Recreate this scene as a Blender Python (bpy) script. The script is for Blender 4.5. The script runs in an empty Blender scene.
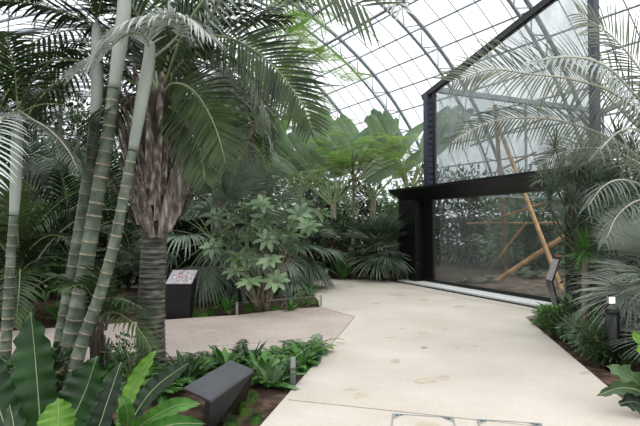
import bpy, math, random
from mathutils import Vector, Matrix, Quaternion
R = random.Random(11)
C = bpy.context.scene.collection
V = Vector
PI = math.pi
# ---------------------------------------------------------------- camera, sky, exposure
FPX = 500.0
PITCH = math.atan(14/500.0)
CAMZ = 1.6
cd = bpy.data.cameras.new('camera')
cd.sensor_width = 36; cd.lens = FPX/640*36; cd.clip_end = 400
cam = bpy.data.objects.new('camera', cd); C.objects.link(cam)
cam.location = (0, 0, CAMZ); cam.rotation_euler = (PI/2+PITCH, 0, 0)
bpy.context.scene.camera = cam
sc = bpy.context.scene
sc.view_settings.view_transform = 'Standard'; sc.view_settings.look = 'None'
sc.view_settings.gamma = 1.0; sc.view_settings.use_curve_mapping = False
sc.view_settings.exposure = 0.46
w = bpy.data.worlds.new('overcast_sky'); sc.world = w; w.use_nodes = True
nt = w.node_tree; nt.nodes.clear()
wo = nt.nodes.new('ShaderNodeOutputWorld'); bg = nt.nodes.new('ShaderNodeBackground')
tc = nt.nodes.new('ShaderNodeTexCoord'); sx = nt.nodes.new('ShaderNodeSeparateXYZ')
cr = nt.nodes.new('ShaderNodeValToRGB')
nt.links.new(tc.outputs['Generated'], sx.inputs[0]); nt.links.new(sx.outputs['Z'], cr.inputs[0])
nt.links.new(cr.outputs[0], bg.inputs[0]); nt.links.new(bg.outputs[0], wo.inputs[0])
e = cr.color_ramp.elements
e[0].position = 0.0; e[0].color = (0.60, 0.61, 0.63, 1)
e[1].position = 0.55; e[1].color = (1.0, 1.0, 1.0, 1)
bg.inputs[1].default_value = 1.6
sd = bpy.data.lights.new('sun', 'SUN'); sd.energy = 1.3; sd.angle = math.radians(50); sd.color = (1, 0.98, 0.95)
so = bpy.data.objects.new('sun', sd); C.objects.link(so); so.rotation_euler = (math.radians(22), math.radians(14), 0)

# ---------------------------------------------------------------- pixel helpers (to read places off the photograph)
cp, sp = math.cos(PITCH), math.sin(PITCH)
def ray(px, py):
    x = (px-320)/FPX; y = (213-py)/FPX
    return V((x, cp - y*sp, sp + y*cp))
def at(px, py, D):
    r = ray(px, py); return V((0, 0, CAMZ)) + r*(D/r.y)
def G(px, py, z=0.0):
    r = ray(px, py); return V((0, 0, CAMZ)) + r*((z-CAMZ)/r.z)
def gx(px, D, z=0.0):
    return V(((px-320)/FPX*D*1.0, D, z))

# ---------------------------------------------------------------- materials
def lin(c):
    return tuple(((v/255)/12.92 if v/255 <= .04045 else ((v/255+.055)/1.055)**2.4) for v in c) + (1,)
def newmat(name):
    m = bpy.data.materials.new(name); m.use_nodes = True
    n = m.node_tree; b = n.nodes['Principled BSDF']
    return m, n, b
def rough_mat(name, c1, c2, scale=8, rough=.7, bump=0.0, detail=6, coord='Object', c3=None, stretch=None, spec=.4, metal=0):
    m, n, b = newmat(name)
    t = n.nodes.new('ShaderNodeTexCoord'); no = n.nodes.new('ShaderNodeTexNoise'); r = n.nodes.new('ShaderNodeValToRGB')
    src = t.outputs[coord]
    if stretch:
        mp = n.nodes.new('ShaderNodeMapping'); mp.inputs['Scale'].default_value = stretch
        n.links.new(src, mp.inputs[0]); src = mp.outputs[0]
    n.links.new(src, no.inputs[0]); no.inputs['Scale'].default_value = scale; no.inputs['Detail'].default_value = detail
    n.links.new(no.outputs['Fac'], r.inputs[0])
    r.color_ramp.elements[0].position = .3; r.color_ramp.elements[0].color = lin(c1)
    r.color_ramp.elements[1].position = .7; r.color_ramp.elements[1].color = lin(c2)
    if c3:
        q = r.color_ramp.elements.new(.5); q.color = lin(c3)
    n.links.new(r.outputs[0], b.inputs['Base Color']); b.inputs['Roughness'].default_value = rough
    b.inputs['Specular IOR Level'].default_value = spec; b.inputs['Metallic'].default_value = metal
    if bump:
        bp = n.nodes.new('ShaderNodeBump'); bp.inputs['Strength'].default_value = bump; bp.inputs['Distance'].default_value = .03
        n.links.new(no.outputs['Fac'], bp.inputs['Height']); n.links.new(bp.outputs[0], b.inputs['Normal'])
    return m
def leaf_mat(name, c1, c2, rough=.42, trans=.25, scale=3, spec=.36):
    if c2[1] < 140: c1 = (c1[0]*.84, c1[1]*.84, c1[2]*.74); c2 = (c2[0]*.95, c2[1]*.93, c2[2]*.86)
    trans *= .7
    m, n, b = newmat(name)
    t = n.nodes.new('ShaderNodeTexCoord'); no = n.nodes.new('ShaderNodeTexNoise'); r = n.nodes.new('ShaderNodeValToRGB')
    n.links.new(t.outputs['Object'], no.inputs[0]); no.inputs['Scale'].default_value = scale; no.inputs['Detail'].default_value = 3
    oi = n.nodes.new('ShaderNodeObjectInfo'); ad = n.nodes.new('ShaderNodeMath'); ad.operation = 'MULTIPLY_ADD'
    ad.inputs[1].default_value = .3; n.links.new(oi.outputs['Random'], ad.inputs[0]); n.links.new(no.outputs['Fac'], ad.inputs[2])
    n.links.new(ad.outputs[0], r.inputs[0])
    r.color_ramp.elements[0].position = .45; r.color_ramp.elements[0].color = lin(c1)
    r.color_ramp.elements[1].position = .85; r.color_ramp.elements[1].color = lin(c2)
    n.links.new(r.outputs[0], b.inputs['Base Color']); b.inputs['Roughness'].default_value = rough
    b.inputs['Specular IOR Level'].default_value = spec
    tr = n.nodes.new('ShaderNodeBsdfTranslucent'); mx = n.nodes.new('ShaderNodeMixShader')
    n.links.new(r.outputs[0], tr.inputs[0]); mx.inputs[0].default_value = trans
    n.links.new(b.outputs[0], mx.inputs[1]); n.links.new(tr.outputs[0], mx.inputs[2])
    n.links.new(mx.outputs[0], n.nodes['Material Output'].inputs[0])
    return m
def glass_mat(name, tint, haze, hazecol, gloss, refl_mottle=False):
    m = bpy.data.materials.new(name); m.use_nodes = True; n = m.node_tree; n.nodes.clear()
    o = n.nodes.new('ShaderNodeOutputMaterial'); t = n.nodes.new('ShaderNodeBsdfTransparent'); t.inputs[0].default_value = tint
    g = n.nodes.new('ShaderNodeBsdfGlossy'); g.inputs['Roughness'].default_value = .02
    f = n.nodes.new('ShaderNodeFresnel'); f.inputs[0].default_value = 1.45
    mu = n.nodes.new('ShaderNodeMath'); mu.operation = 'MULTIPLY'; mu.inputs[1].default_value = gloss; n.links.new(f.outputs[0], mu.inputs[0])
    d = n.nodes.new('ShaderNodeBsdfDiffuse'); d.inputs[0].default_value = hazecol
    m1 = n.nodes.new('ShaderNodeMixShader'); m1.inputs[0].default_value = haze
    m2 = n.nodes.new('ShaderNodeMixShader')
    n.links.new(t.outputs[0], m1.inputs[1]); n.links.new(d.outputs[0], m1.inputs[2])
    n.links.new(mu.outputs[0], m2.inputs[0]); n.links.new(m1.outputs[0], m2.inputs[1]); n.links.new(g.outputs[0], m2.inputs[2])
    n.links.new(m2.outputs[0], o.inputs[0])
    if refl_mottle:  # noise in the haze imitates a grey mottled reflection on the pane
        tc_ = n.nodes.new('ShaderNodeTexCoord'); mp = n.nodes.new('ShaderNodeMapping'); mp.inputs['Scale'].default_value = (1, 1, .35); no = n.nodes.new('ShaderNodeTexNoise'); no.inputs['Scale'].default_value = 2.2; no.inputs['Detail'].default_value = 8
        mr = n.nodes.new('ShaderNodeMapRange'); mr.inputs[1].default_value = .35; mr.inputs[2].default_value = .65; mr.inputs[3].default_value = haze*.6; mr.inputs[4].default_value = haze*1.5
        n.links.new(tc_.outputs['Object'], mp.inputs[0]); n.links.new(mp.outputs[0], no.inputs[0]); n.links.new(no.outputs['Fac'], mr.inputs[0]); n.links.new(mr.outputs[0], m1.inputs[0])
    return m
M = {}
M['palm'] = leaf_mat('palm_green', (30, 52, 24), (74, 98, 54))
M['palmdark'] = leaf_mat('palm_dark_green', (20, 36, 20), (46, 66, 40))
M['palmgrey'] = leaf_mat('palm_grey_green', (70, 80, 72), (132, 142, 132), rough=.5, trans=.2)
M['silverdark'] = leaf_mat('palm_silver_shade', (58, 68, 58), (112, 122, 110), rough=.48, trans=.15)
M['palmpale'] = leaf_mat('palm_pale_underside', (168, 178, 174), (214, 220, 216), rough=.45, trans=.3)
M['fan'] = leaf_mat('fan_blue_green', (68, 88, 68), (138, 154, 134), rough=.42)
M['fangrey'] = leaf_mat('fan_silver', (128, 140, 128), (186, 194, 182), rough=.5)
M['fern'] = leaf_mat('fern_green', (42, 92, 32), (92, 142, 62), trans=.3)
M['nest'] = leaf_mat('nest_fern_green', (18, 46, 22), (38, 76, 34), rough=.36, trans=.2)
M['bright'] = leaf_mat('young_leaf_green', (84, 128, 40), (120, 164, 62), trans=.35)
M['broad'] = leaf_mat('broad_leaf_green', (26, 54, 26), (70, 100, 56), rough=.32)
M['broadl'] = leaf_mat('broad_leaf_light', (72, 100, 66), (132, 158, 118), rough=.32)
M['feather'] = leaf_mat('feathery_light_green', (108, 148, 62), (164, 198, 106), rough=.55, trans=.45)
M['banana'] = leaf_mat('paddle_leaf_green', (86, 116, 84), (140, 162, 130), rough=.4, trans=.35, scale=1.2)
M['moss'] = leaf_mat('moss_green', (44, 80, 26), (84, 126, 46), rough=.8)
M['spike'] = leaf_mat('spiky_leaf', (50, 72, 44), (104, 124, 94), rough=.45)
M['bgleaf'] = leaf_mat('far_foliage', (24, 40, 22), (62, 86, 50), rough=.55)
M['bgpale'] = leaf_mat('far_foliage_pale', (92, 122, 84), (134, 162, 116), rough=.5, trans=.4)
M['rachis'] = rough_mat('rachis', (112, 132, 92), (150, 160, 120), 5, .5)
M['rachisg'] = rough_mat('rachis_grey', (140, 140, 120), (178, 176, 158), 5, .5)
M['shaft'] = rough_mat('crownshaft', (138, 146, 136), (194, 200, 190), 2.5, .55, c3=(166, 173, 163), stretch=(1, 1, .25))
M['ringtrunk'] = rough_mat('ringed_trunk', (58, 68, 56), (126, 136, 120), 7, .6, .1, c3=(90, 101, 86))
M['ring'] = rough_mat('ring_scar', (124, 108, 88), (186, 172, 150), 20, .8)
M['bark'] = rough_mat('palm_bark', (46, 45, 42), (122, 120, 112), 6, .9, .6, c3=(82, 80, 74), stretch=(1, 1, 5))
M['boot'] = rough_mat('leaf_base', (56, 50, 46), (184, 176, 168), 7, .85, .4, c3=(116, 106, 98), stretch=(4, 4, .5))
M['fibre'] = rough_mat('trunk_fibre', (34, 29, 26), (92, 80, 70), 14, .95, .5, stretch=(3, 3, .6))
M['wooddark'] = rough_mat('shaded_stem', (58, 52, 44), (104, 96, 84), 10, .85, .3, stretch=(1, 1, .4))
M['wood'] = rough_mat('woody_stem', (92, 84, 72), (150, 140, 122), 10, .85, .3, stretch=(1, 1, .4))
M['woodred'] = rough_mat('reddish_stem', (92, 60, 46), (142, 104, 82), 8, .85, .3)
M['bamboo'] = rough_mat('bamboo_pole', (160, 120, 78), (200, 160, 114), 3, .5, c3=(180, 140, 96), stretch=(1, 1, .3))
M['black'] = rough_mat('black_steel', (13, 13, 15), (20, 20, 22), 4, .35)
M['blackm'] = rough_mat('black_steel_matt', (20, 21, 23), (30, 31, 33), 4, .6)
M['steel'] = rough_mat('galvanised_steel', (134, 140, 148), (162, 168, 175), 5, .45, metal=.2)
M['steelblue'] = rough_mat('painted_steel', (52, 56, 74), (68, 72, 92), 5, .4)
M['whitestrip'] = rough_mat('white_sill', (216, 216, 214), (232, 232, 230), 6, .6)
M['greymetal'] = rough_mat('grey_metal', (138, 142, 142), (168, 172, 172), 12, .4, metal=.4)
M['roofglass'] = glass_mat('roof_glass', (.95, .97, .98, 1), .05, (.8, .85, .9, 1), .6)
M['glass'] = glass_mat('enclosure_glass', (.8, .83, .82, 1), .09, (.5, .54, .53, 1), 1.1)
M['mesh'] = glass_mat('meshed_glass', (.66, .69, .69, 1), .34, (.32, .35, .36, 1), 1.0, True)  # netting look and mottled foliage reflection painted into the haze
M['soil'] = rough_mat('soil', (52, 42, 36), (112, 92, 78), 9, .95, .8, detail=10, c3=(78, 64, 54), spec=.1)
M['soil2'] = rough_mat('enclosure_soil', (70, 62, 54), (128, 114, 102), 5, .95, .6, detail=10, c3=(98, 86, 76), spec=.1)
def concrete(name, a, b_, c3, sscale, speck):
    m, n, b = newmat(name)
    t = n.nodes.new('ShaderNodeTexCoord'); n1 = n.nodes.new('ShaderNodeTexNoise'); n2 = n.nodes.new('ShaderNodeTexNoise')
    n.links.new(t.outputs['Object'], n1.inputs[0]); n.links.new(t.outputs['Object'], n2.inputs[0])
    n1.inputs['Scale'].default_value = .9; n1.inputs['Detail'].default_value = 8; n2.inputs['Scale'].default_value = sscale; n2.inputs['Detail'].default_value = 4
    r1 = n.nodes.new('ShaderNodeValToRGB'); n.links.new(n1.outputs['Fac'], r1.inputs[0])
    r1.color_ramp.elements[0].position = .3; r1.color_ramp.elements[0].color = lin(a); r1.color_ramp.elements[1].position = .7; r1.color_ramp.elements[1].color = lin(b_)
    q = r1.color_ramp.elements.new(.52); q.color = lin(c3)
    r2 = n.nodes.new('ShaderNodeValToRGB'); n.links.new(n2.outputs['Fac'], r2.inputs[0])
    r2.color_ramp.elements[0].position = .38; r2.color_ramp.elements[0].color = (speck, speck*.96, speck*.92, 1); r2.color_ramp.elements[1].position = .6; r2.color_ramp.elements[1].color = (1, 1, 1, 1)
    mx = n.nodes.new('ShaderNodeMix'); mx.data_type = 'RGBA'; mx.blend_type = 'MULTIPLY'; mx.inputs[0].default_value = 1
    n.links.new(r1.outputs[0], mx.inputs[6]); n.links.new(r2.outputs[0], mx.inputs[7]); n.links.new(mx.outputs[2], b.inputs['Base Color'])
    b.inputs['Roughness'].default_value = .75; b.inputs['Specular IOR Level'].default_value = .3
    bp = n.nodes.new('ShaderNodeBump'); bp.inputs['Strength'].default_value = .15; bp.inputs['Distance'].default_value = .004
    n.links.new(n2.outputs['Fac'], bp.inputs['Height']); n.links.new(bp.outputs[0], b.inputs['Normal'])
    return m
M['concrete'] = concrete('pale_concrete', (190, 182, 172), (208, 202, 195), (199, 192, 183), 40, .95)
M['pink'] = concrete('pink_aggregate', (178, 165, 157), (198, 186, 178), (188, 176, 168), 38, .78)
M['stain'] = rough_mat('damp_stain', (172, 160, 142), (194, 184, 168), 12, .8)
M['joint'] = rough_mat('joint_filler', (128, 118, 104), (150, 140, 124), 12, .9)
M['panel'] = rough_mat('sign_face', (62, 64, 68), (78, 80, 85), 6, .35)
M['panelpale'] = rough_mat('sign_face_pale', (146, 140, 146), (176, 168, 174), 14, .4)
M['orange'] = rough_mat('orange_print', (196, 92, 40), (220, 120, 60), 5, .5)
M['maroon'] = rough_mat('maroon_print', (110, 70, 62), (150, 96, 80), 5, .5)
M['ink'] = rough_mat('dark_print', (50, 50, 56), (70, 70, 78), 5, .5)
M['white'] = rough_mat('white_print', (222, 222, 220), (236, 236, 232), 5, .5)
M['flower'] = rough_mat('yellow_flower', (206, 160, 70), (226, 186, 96), 5, .5)

# ---------------------------------------------------------------- mesh builder
class MB:
    def __init__(s): s.v = []; s.f = []; s.m = []
    def face(s, idx, mi=0): s.f.append(idx); s.m.append(mi)
    def quad(s, a, b, c, d, mi=0):
        k = len(s.v); s.v += [a, b, c, d]; s.face((k, k+1, k+2, k+3), mi)
    def poly(s, pts, mi=0):
        k = len(s.v); s.v += pts; s.face(tuple(range(k, k+len(pts))), mi)
    def box(s, c, size, mi=0, rot=None):
        k = len(s.v); x, y, z = size[0]/2, size[1]/2, size[2]/2
        for a in (-1, 1):
            for b in (-1, 1):
                for d in (-1, 1):
                    p = V((a*x, b*y, d*z))
                    if rot is not None: p = rot @ p
                    s.v.append(V(c)+p)
        for f in ((0, 1, 3, 2), (4, 6, 7, 5), (0, 4, 5, 1), (2, 3, 7, 6), (0, 2, 6, 4), (1, 5, 7, 3)): s.face(tuple(k+i for i in f), mi)
    def bar(s, a, b, w_, h_, mi=0, up=V((0, 0, 1))):
        a, b = V(a), V(b); t = (b-a).normalized(); x = t.cross(up)
        if x.length < 1e-4: x = t.cross(V((1, 0, 0)))
        x.normalize(); y = x.cross(t); k = len(s.v)
        for p in (a, b):
            for q, r in ((-1, -1), (1, -1), (1, 1), (-1, 1)): s.v.append(p + x*(q*w_/2) + y*(r*h_/2))
        for f in ((3, 2, 1, 0), (4, 5, 6, 7), (0, 1, 5, 4), (1, 2, 6, 5), (2, 3, 7, 6), (3, 0, 4, 7)): s.face(tuple(k+i for i in f), mi)
    def tube(s, pts, rad, n=8, mi=0, mis=None, cap=True):
        pts = [V(p) for p in pts]; N = len(pts)
        if not hasattr(rad, '__len__'): rad = [rad]*N
        x = None; k = len(s.v)
        for i, p in enumerate(pts):
            t = (pts[min(i+1, N-1)] - pts[max(i-1, 0)])
            t = t.normalized() if t.length > 1e-9 else V((0, 0, 1))
            if x is None: x = t.orthogonal().normalized()
            else:
                x = x - t*x.dot(t); x.normalize()
            y = t.cross(x)
            for j in range(n):
                a = 2*PI*j/n; s.v.append(p + (x*math.cos(a)+y*math.sin(a))*rad[i])
        for i in range(N-1):
            for j in range(n):
                a = k+i*n+j; b = k+i*n+(j+1) % n
                s.face((a, b, b+n, a+n), mis[i] if mis else mi)
        if cap:
            s.face(tuple(k+(N-1)*n+j for j in range(n)), mis[-1] if mis else mi)
            s.face(tuple(k+n-1-j for j in range(n)), mis[0] if mis else mi)
    def blade(s, p, d, nrm, L, W, droop=.3, segs=4, fold=.25, prof=None, mi=0, wav=0, side_curl=0, cols=2):
        """a leaf blade from p along d; nrm = upper side; bends towards the ground by droop"""
        d = d.normalized(); side = d.cross(nrm)
        if side.length < 1e-3: side = d.orthogonal()
        side.normalize(); pos = V(p); k = len(s.v); step = L/segs; dd = V(d)
        for i in range(segs+1):
            t = i/segs
            wd = W*.5*(prof(t) if prof else (math.sin(PI*min(1, .12+t*.88))**.7))
            up = side.cross(dd).normalized()
            if cols == 1:
                s.v += [pos - side*wd, pos + side*wd]
            else:
                zz = wav*W*(1 if i % 2 else -1)
                s.v += [pos - side*wd + up*(fold*wd*1.0+zz), V(pos), pos + side*wd + up*(fold*wd*1.0-zz*.7)]
            dd = (dd + V((0, 0, -droop*2.0/segs*(.4+1.2*t)))).normalized(); pos = pos + dd*step
            side = (side - dd*side.dot(dd)).normalized()
        c = cols+1
        for i in range(segs):
            for j in range(cols):
                a = k+i*c+j; s.face((a, a+1, a+1+c, a+c), mi)
    def mesh(s, name, mats, origin=V((0, 0, 0)), smooth=True):
        me = bpy.data.meshes.new(name); me.from_pydata([tuple(v-origin) for v in s.v], [], s.f)
        for m in (mats if isinstance(mats, (list, tuple)) else [mats]): me.materials.append(m)
        me.polygons.foreach_set('material_index', s.m)
        if smooth: me.polygons.foreach_set('use_smooth', [True]*len(s.f))
        me.update(); return me
    def build(s, name, mats, parent=None, smooth=False, origin=None):
        og = origin if origin is not None else (parent.location if parent is not None and parent.parent is None else V((0, 0, 0)))
        if parent is not None and parent.parent is not None: og = wloc(parent)
        o = bpy.data.objects.new(name, s.mesh(name, mats, og, smooth)); C.objects.link(o)
        if parent is not None: o.parent = parent
        elif origin is not None: o.location = origin
        return o
def wloc(o):
    l = V(o.location)
    while o.parent is not None: o = o.parent; l += o.location
    return l
USED = {}
def tag(o, label, cat, group=None, kind=None):
    o['label'] = label; o['category'] = cat
    if group: o['group'] = group
    if kind: o['kind'] = kind
    return o
def thing(name, label, cat, loc, group=None, rotz=0):
    o = bpy.data.objects.new(name, None); C.objects.link(o); o.location = loc; o.rotation_euler = (0, 0, rotz)
    o.empty_display_size = .2
    return tag(o, label, cat, group)
def struct(o): o['kind'] = 'structure'; return o
def child(me, name, parent, loc=(0, 0, 0), rot=None, scale=1.0):
    """a child object that may share mesh data; loc is relative to the parent"""
    o = bpy.data.objects.new(name, me); C.objects.link(o); o.parent = parent; o.location = loc
    if rot is not None: o.rotation_mode = 'QUATERNION'; o.rotation_quaternion = rot
    o.scale = (scale,)*3 if not hasattr(scale, '__len__') else scale
    return o
def dup(root, loc, rotz=0, label=None, scale=None):
    r = root.copy(); C.objects.link(r); r.location = loc; r.rotation_euler = (0, 0, rotz)
    if label: r['label'] = label
    if scale: r.scale = (scale,)*3
    for ch in list(root.children):
        c = ch.copy(); C.objects.link(c); c.parent = r
        for g_ in list(ch.children):
            d = g_.copy(); C.objects.link(d); d.parent = c
    return r
def spline(P, n=8):
    P = [V(p) for p in P]; out = []
    Q = [P[0]*2-P[1]] + P + [P[-1]*2-P[-2]]
    for i in range(1, len(Q)-2):
        for k in range(n):
            t = k/n
            out.append(.5*((2*Q[i]) + (Q[i+1]-Q[i-1])*t + (2*Q[i-1]-5*Q[i]+4*Q[i+1]-Q[i+2])*t*t + (3*Q[i]-Q[i-1]-3*Q[i+1]+Q[i+2])*t**3))
    out.append(P[-1]); return out
def resample(P, n):
    d = [0]
    for i in range(1, len(P)): d.append(d[-1]+(P[i]-P[i-1]).length)
    out = []; j = 0
    for k in range(n):
        s = d[-1]*k/(n-1)
        while j < len(P)-2 and d[j+1] < s: j += 1
        t = (s-d[j])/max(1e-9, d[j+1]-d[j]); out.append(P[j].lerp(P[j+1], min(1, t)))
    return out
def rv(a, b): return R.uniform(a, b)
def az(a, el=0): return V((math.cos(a)*math.cos(el), math.sin(a)*math.cos(el), math.sin(el)))
# ================================================================ THE SETTING
def flat(name, pix, z, mat, thick=.06, world=None):
    mb = MB(); pts = [G(x, y) for x, y in pix] if world is None else [V(p) for p in world]
    pts = [V((p.x, p.y, z)) for p in pts]
    a = sum((pts[i].x*pts[(i+1) % len(pts)].y - pts[(i+1) % len(pts)].x*pts[i].y) for i in range(len(pts)))
    if a < 0: pts.reverse()
    mb.poly(pts); n = len(pts)
    for i in range(n):
        p, q = pts[i], pts[(i+1) % n]; mb.quad(V((p.x, p.y, z-thick)), V((q.x, q.y, z-thick)), q, p)
    return mb.build(name, mat)
# soil everywhere, softly uneven
mb = MB(); NX = 90; NY = 110
def soilz(x, y): return .018*math.sin(x*2.3+y)*math.cos(y*1.9-x*.7) - .035
for j in range(NY+1):
    for i in range(NX+1):
        x = -14+i*36/NX; y = -6+j*52/NY; mb.v.append(V((x, y, soilz(x, y))))
for j in range(NY):
    for i in range(NX):
        a = j*(NX+1)+i; mb.face((a, a+1, a+NX+2, a+NX+1))
floor = struct(mb.build('floor', M['soil'], smooth=True))
# concrete plaza and path
eA, eB = G(525, 318), G(640, 416); rB = eB + (eB-eA)*1.7
lA, lB = G(328, 350), G(262, 426); lB2 = lB + (lB-lA)*1.6
W1 = G(402, 281); W2 = G(575, 312)
conc = [lB2, lB, lA, G(355, 318), G(320, 308), G(318, 301), G(309, 292), G(296, 287), G(200, 286), G(-300, 290), G(-300, 277), G(140, 279), G(305, 279.5), W1, W2+V((.4, -.4, 0)), G(566, 313), G(548, 315), eA, eB, rB]
pathc = struct(flat('floor', None, .02, M['concrete'], world=conc))
pink = [(355, 318), (320, 308), (290, 310), (237, 316), (190, 319), (110, 325), (-330, 356), (-330, 392), (-60, 372), (0, 368), (90, 363), (170, 358), (250, 353), (328, 350)]
pathp = struct(flat('floor', pink, .018, M['pink']))
# joints cut in the concrete
def joint(a, b, par):
    m_ = MB(); p, q = G(*a), G(*b); p.z = q.z = .0205; m_.bar(p, q, .012, .003); o = m_.build('joint_line', M['joint'], par); return o
joint((288, 402), (640, 440), pathc); joint((320, 308), (355, 318), pathc); joint((355, 318), (328, 350), pathc); 
joint((402, 288), (545, 314), pathc)
# damp stains on the concrete
def blob(px, py, rx, ry):
    m_ = MB(); c = G(px, py); n = 18; pts = []
    ph = rv(0, 6)
    for i in range(n):
        a = 2*PI*i/n; k = 1+.18*math.sin(2*a+ph)+.12*math.sin(3*a+ph*2)+rv(-.06, .06)
        p = G(px+rx*k*math.cos(a), py-ry*k*math.sin(a)); pts.append(V((p.x, p.y, .0215)))
    m_.poly(pts); return m_
for px, py, rx, ry in [(398, 296, 8, 1.6), (351, 287.5, 4, .9), (424, 301, 5.5, 1.1), (376, 304.5, 4, .9), (459, 307.5, 5.5, 1.2), (423, 334.5, 5, 1.2),
        (327, 294, 4, .8), (395, 363, 6.5, 2), (425, 383, 10, 3.2), (444, 380, 8, 2.2), (340, 345, 6, 1.4), (360, 398, 7, 3.6), (445, 331, 3.5, .8), (474, 348, 4, 1), (458, 349, 3.5, 1), (390, 339, 5, .8), (402, 330, 4, .8), (350, 392, 6, 1.6), (585, 375, 6, 1.6)]:
    blob(px, py, rx, ry).build('stain', M['stain'], pathc)
blob(207, 332, 9, 1.7).build('stain', M['stain'], pathp)
# the vault
PHI = .5633                         # long axis of the hall runs left-and-away
dax = V((-math.sin(PHI), math.cos(PHI), 0)); nax = V((math.cos(PHI), math.sin(PHI), 0))
V1 = 15.0; RAD = .9775*V1; UC = .4236*V1; ZC = CAMZ - .2542*V1
DA = .0803                                          # angle between purlins
A0 = math.radians(34.15)
def vp(u_ang, v, r=RAD):
    return nax*(UC + r*math.sin(u_ang)) + dax*v + V((0, 0, ZC + r*math.cos(u_ang)))
VEND = 46.0; VST = -14.0
amax = math.acos(-ZC/RAD); 
ks = list(range(-24, 14)); angs = [A0+DA*k for k in ks if abs(A0+DA*k) < amax]
angs = [-amax]+angs+[amax]
mb = MB(); k0 = 0
for a in angs: mb.v += [vp(a, VST), vp(a, VEND)]
for i in range(len(angs)-1): mb.face((2*i, 2*i+1, 2*i+3, 2*i+2))
ceil = struct(mb.build('ceiling', M['roofglass'], smooth=True))
for a in angs[1:-1]:
    m_ = MB(); m_.bar(vp(a, VST, RAD-.05), vp(a, VEND, RAD-.05), .055, .07, up=(vp(a, 0)-vp(a, 0, 0))); m_.build('purlin', M['steel'], ceil)
bay = .294*V1; VR = [V1 + bay*k for k in range(-6, 7)]
m_ = MB()
fine = [-amax + 2*amax*i/60 for i in range(61)]
for v in [V1+bay/5*k for k in range(-30, 34)]:
    if VST < v < VEND:
        m_.tube([vp(a, v, RAD-.02) for a in fine], .024, 4)
o = m_.build('glazing_bar', M['steel'], ceil); o['kind'] = 'stuff'
for v in VR:
    if not VST < v < VEND: continue
    m_ = MB()
    m_.tube([vp(a, v, RAD-.12) for a in fine], .085, 8); m_.tube([vp(a, v, RAD-.85) for a in fine], .065, 8)
    nseg = 34
    for i in range(nseg):
        a = -amax+2*amax*i/nseg; b = -amax+2*amax*(i+1)/nseg; mid = (a+b)/2
        m_.tube([vp(a, v, RAD-.12), vp(mid, v, RAD-.85)], .028, 5); m_.tube([vp(mid, v, RAD-.85), vp(b, v, RAD-.12)], .028, 5)
    m_.build('arch_truss', M['steel'], ceil, smooth=True)
# heavier ventilation rails up in the vault
for a, rr in ((A0-1.6*DA, RAD-.85), (A0-3*DA, RAD-.85)):
    m_ = MB(); m_.bar(vp(a, VST, rr), vp(a, VEND, rr), .1, .1, up=(vp(a, 0)-vp(a, 0, 0))); m_.build('vent_rail', M['steel'], ceil)
# end wall of the hall: glass with horizontal rails
mb = MB(); pts = [vp(a, VEND) for a in fine]; mb.poly(pts); wall = struct(mb.build('wall_end', M['roofglass']))
for i in range(26):
    z = .4+.42*i
    if z > ZC+RAD-.3: break
    hw = math.sqrt(max(0, RAD**2-(z-ZC)**2)); m_ = MB()
    m_.bar(nax*(UC-hw)+dax*(VEND-.05)+V((0, 0, z)), nax*(UC+hw)+dax*(VEND-.05)+V((0, 0, z)), .06, .09); m_.build('rail', M['steel'], wall)
for i in range(-9, 10):
    uu = 1.3*i; 
    if abs(uu) >= RAD-.5: continue
    h = ZC+math.sqrt(RAD**2-uu**2); m_ = MB(); m_.bar(nax*(UC+uu)+dax*(VEND-.1), nax*(UC+uu)+dax*(VEND-.1)+V((0, 0, h)), .1, .1); m_.build('mullion', M['steel'], wall)
# service cover let into the concrete
t = thing('inspection_cover', 'square concrete-filled cover with steel corners set into the near path', 'cover', V(((G(424, 424)).x, 3.85, .02)))
c0, c1 = G(393, 416.5), G(453, 420.5); dx = (c1-c0); dx.z = 0; L_ = dx.length; dx.normalize(); dy = V((dx.y, -dx.x, 0))
def cpt(a, b, z=.023): return V((c0.x, c0.y, 0)) + dx*a + dy*b + V((0, 0, z))
m_ = MB(); m_.poly([cpt(0, 0, .0212), cpt(0, L_, .0212), cpt(L_, L_, .0212), cpt(L_, 0, .0212)]); m_.build('infill', M['concrete'], t)
m_ = MB()
for a, b in (((0, 0), (L_, 0)), ((L_, 0), (L_, L_)), ((L_, L_), (0, L_)), ((0, L_), (0, 0))): m_.bar(cpt(*a), cpt(*b), .012, .004)
m_.build('frame', M['greymetal'], t)
for sx_, sy_ in ((0, 0), (1, 0), (1, 1), (0, 1)):
    m_ = MB(); qx = L_*sx_; qy = L_*sy_; kx = 1-2*sx_; ky = 1-2*sy_
    m_.poly([cpt(qx, qy, .0225), cpt(qx+kx*.11, qy, .0225), cpt(qx, qy+ky*.11, .0225)])
    m_.box(cpt(qx+kx*.035, qy+ky*.03, .024), (.03, .012, .003), 1); m_.box(cpt(qx+kx*.065, qy+ky*.02, .024), (.012, .012, .003), 1)
    m_.build('corner_plate', [M['greymetal'], M['ink']], t)
c = G(425, 424); m_ = MB(); m_.poly([V((c.x+.1*math.cos(i*PI/8), c.y-.1+.1*math.sin(i*PI/8), .0225)) for i in range(16)]); m_.build('stain', M['stain'], t)
# second cover at the right
t2 = dup(t, V(t.location)+dx*(L_+.19), 0, 'second service cover, just right of the square cover in the path')

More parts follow.
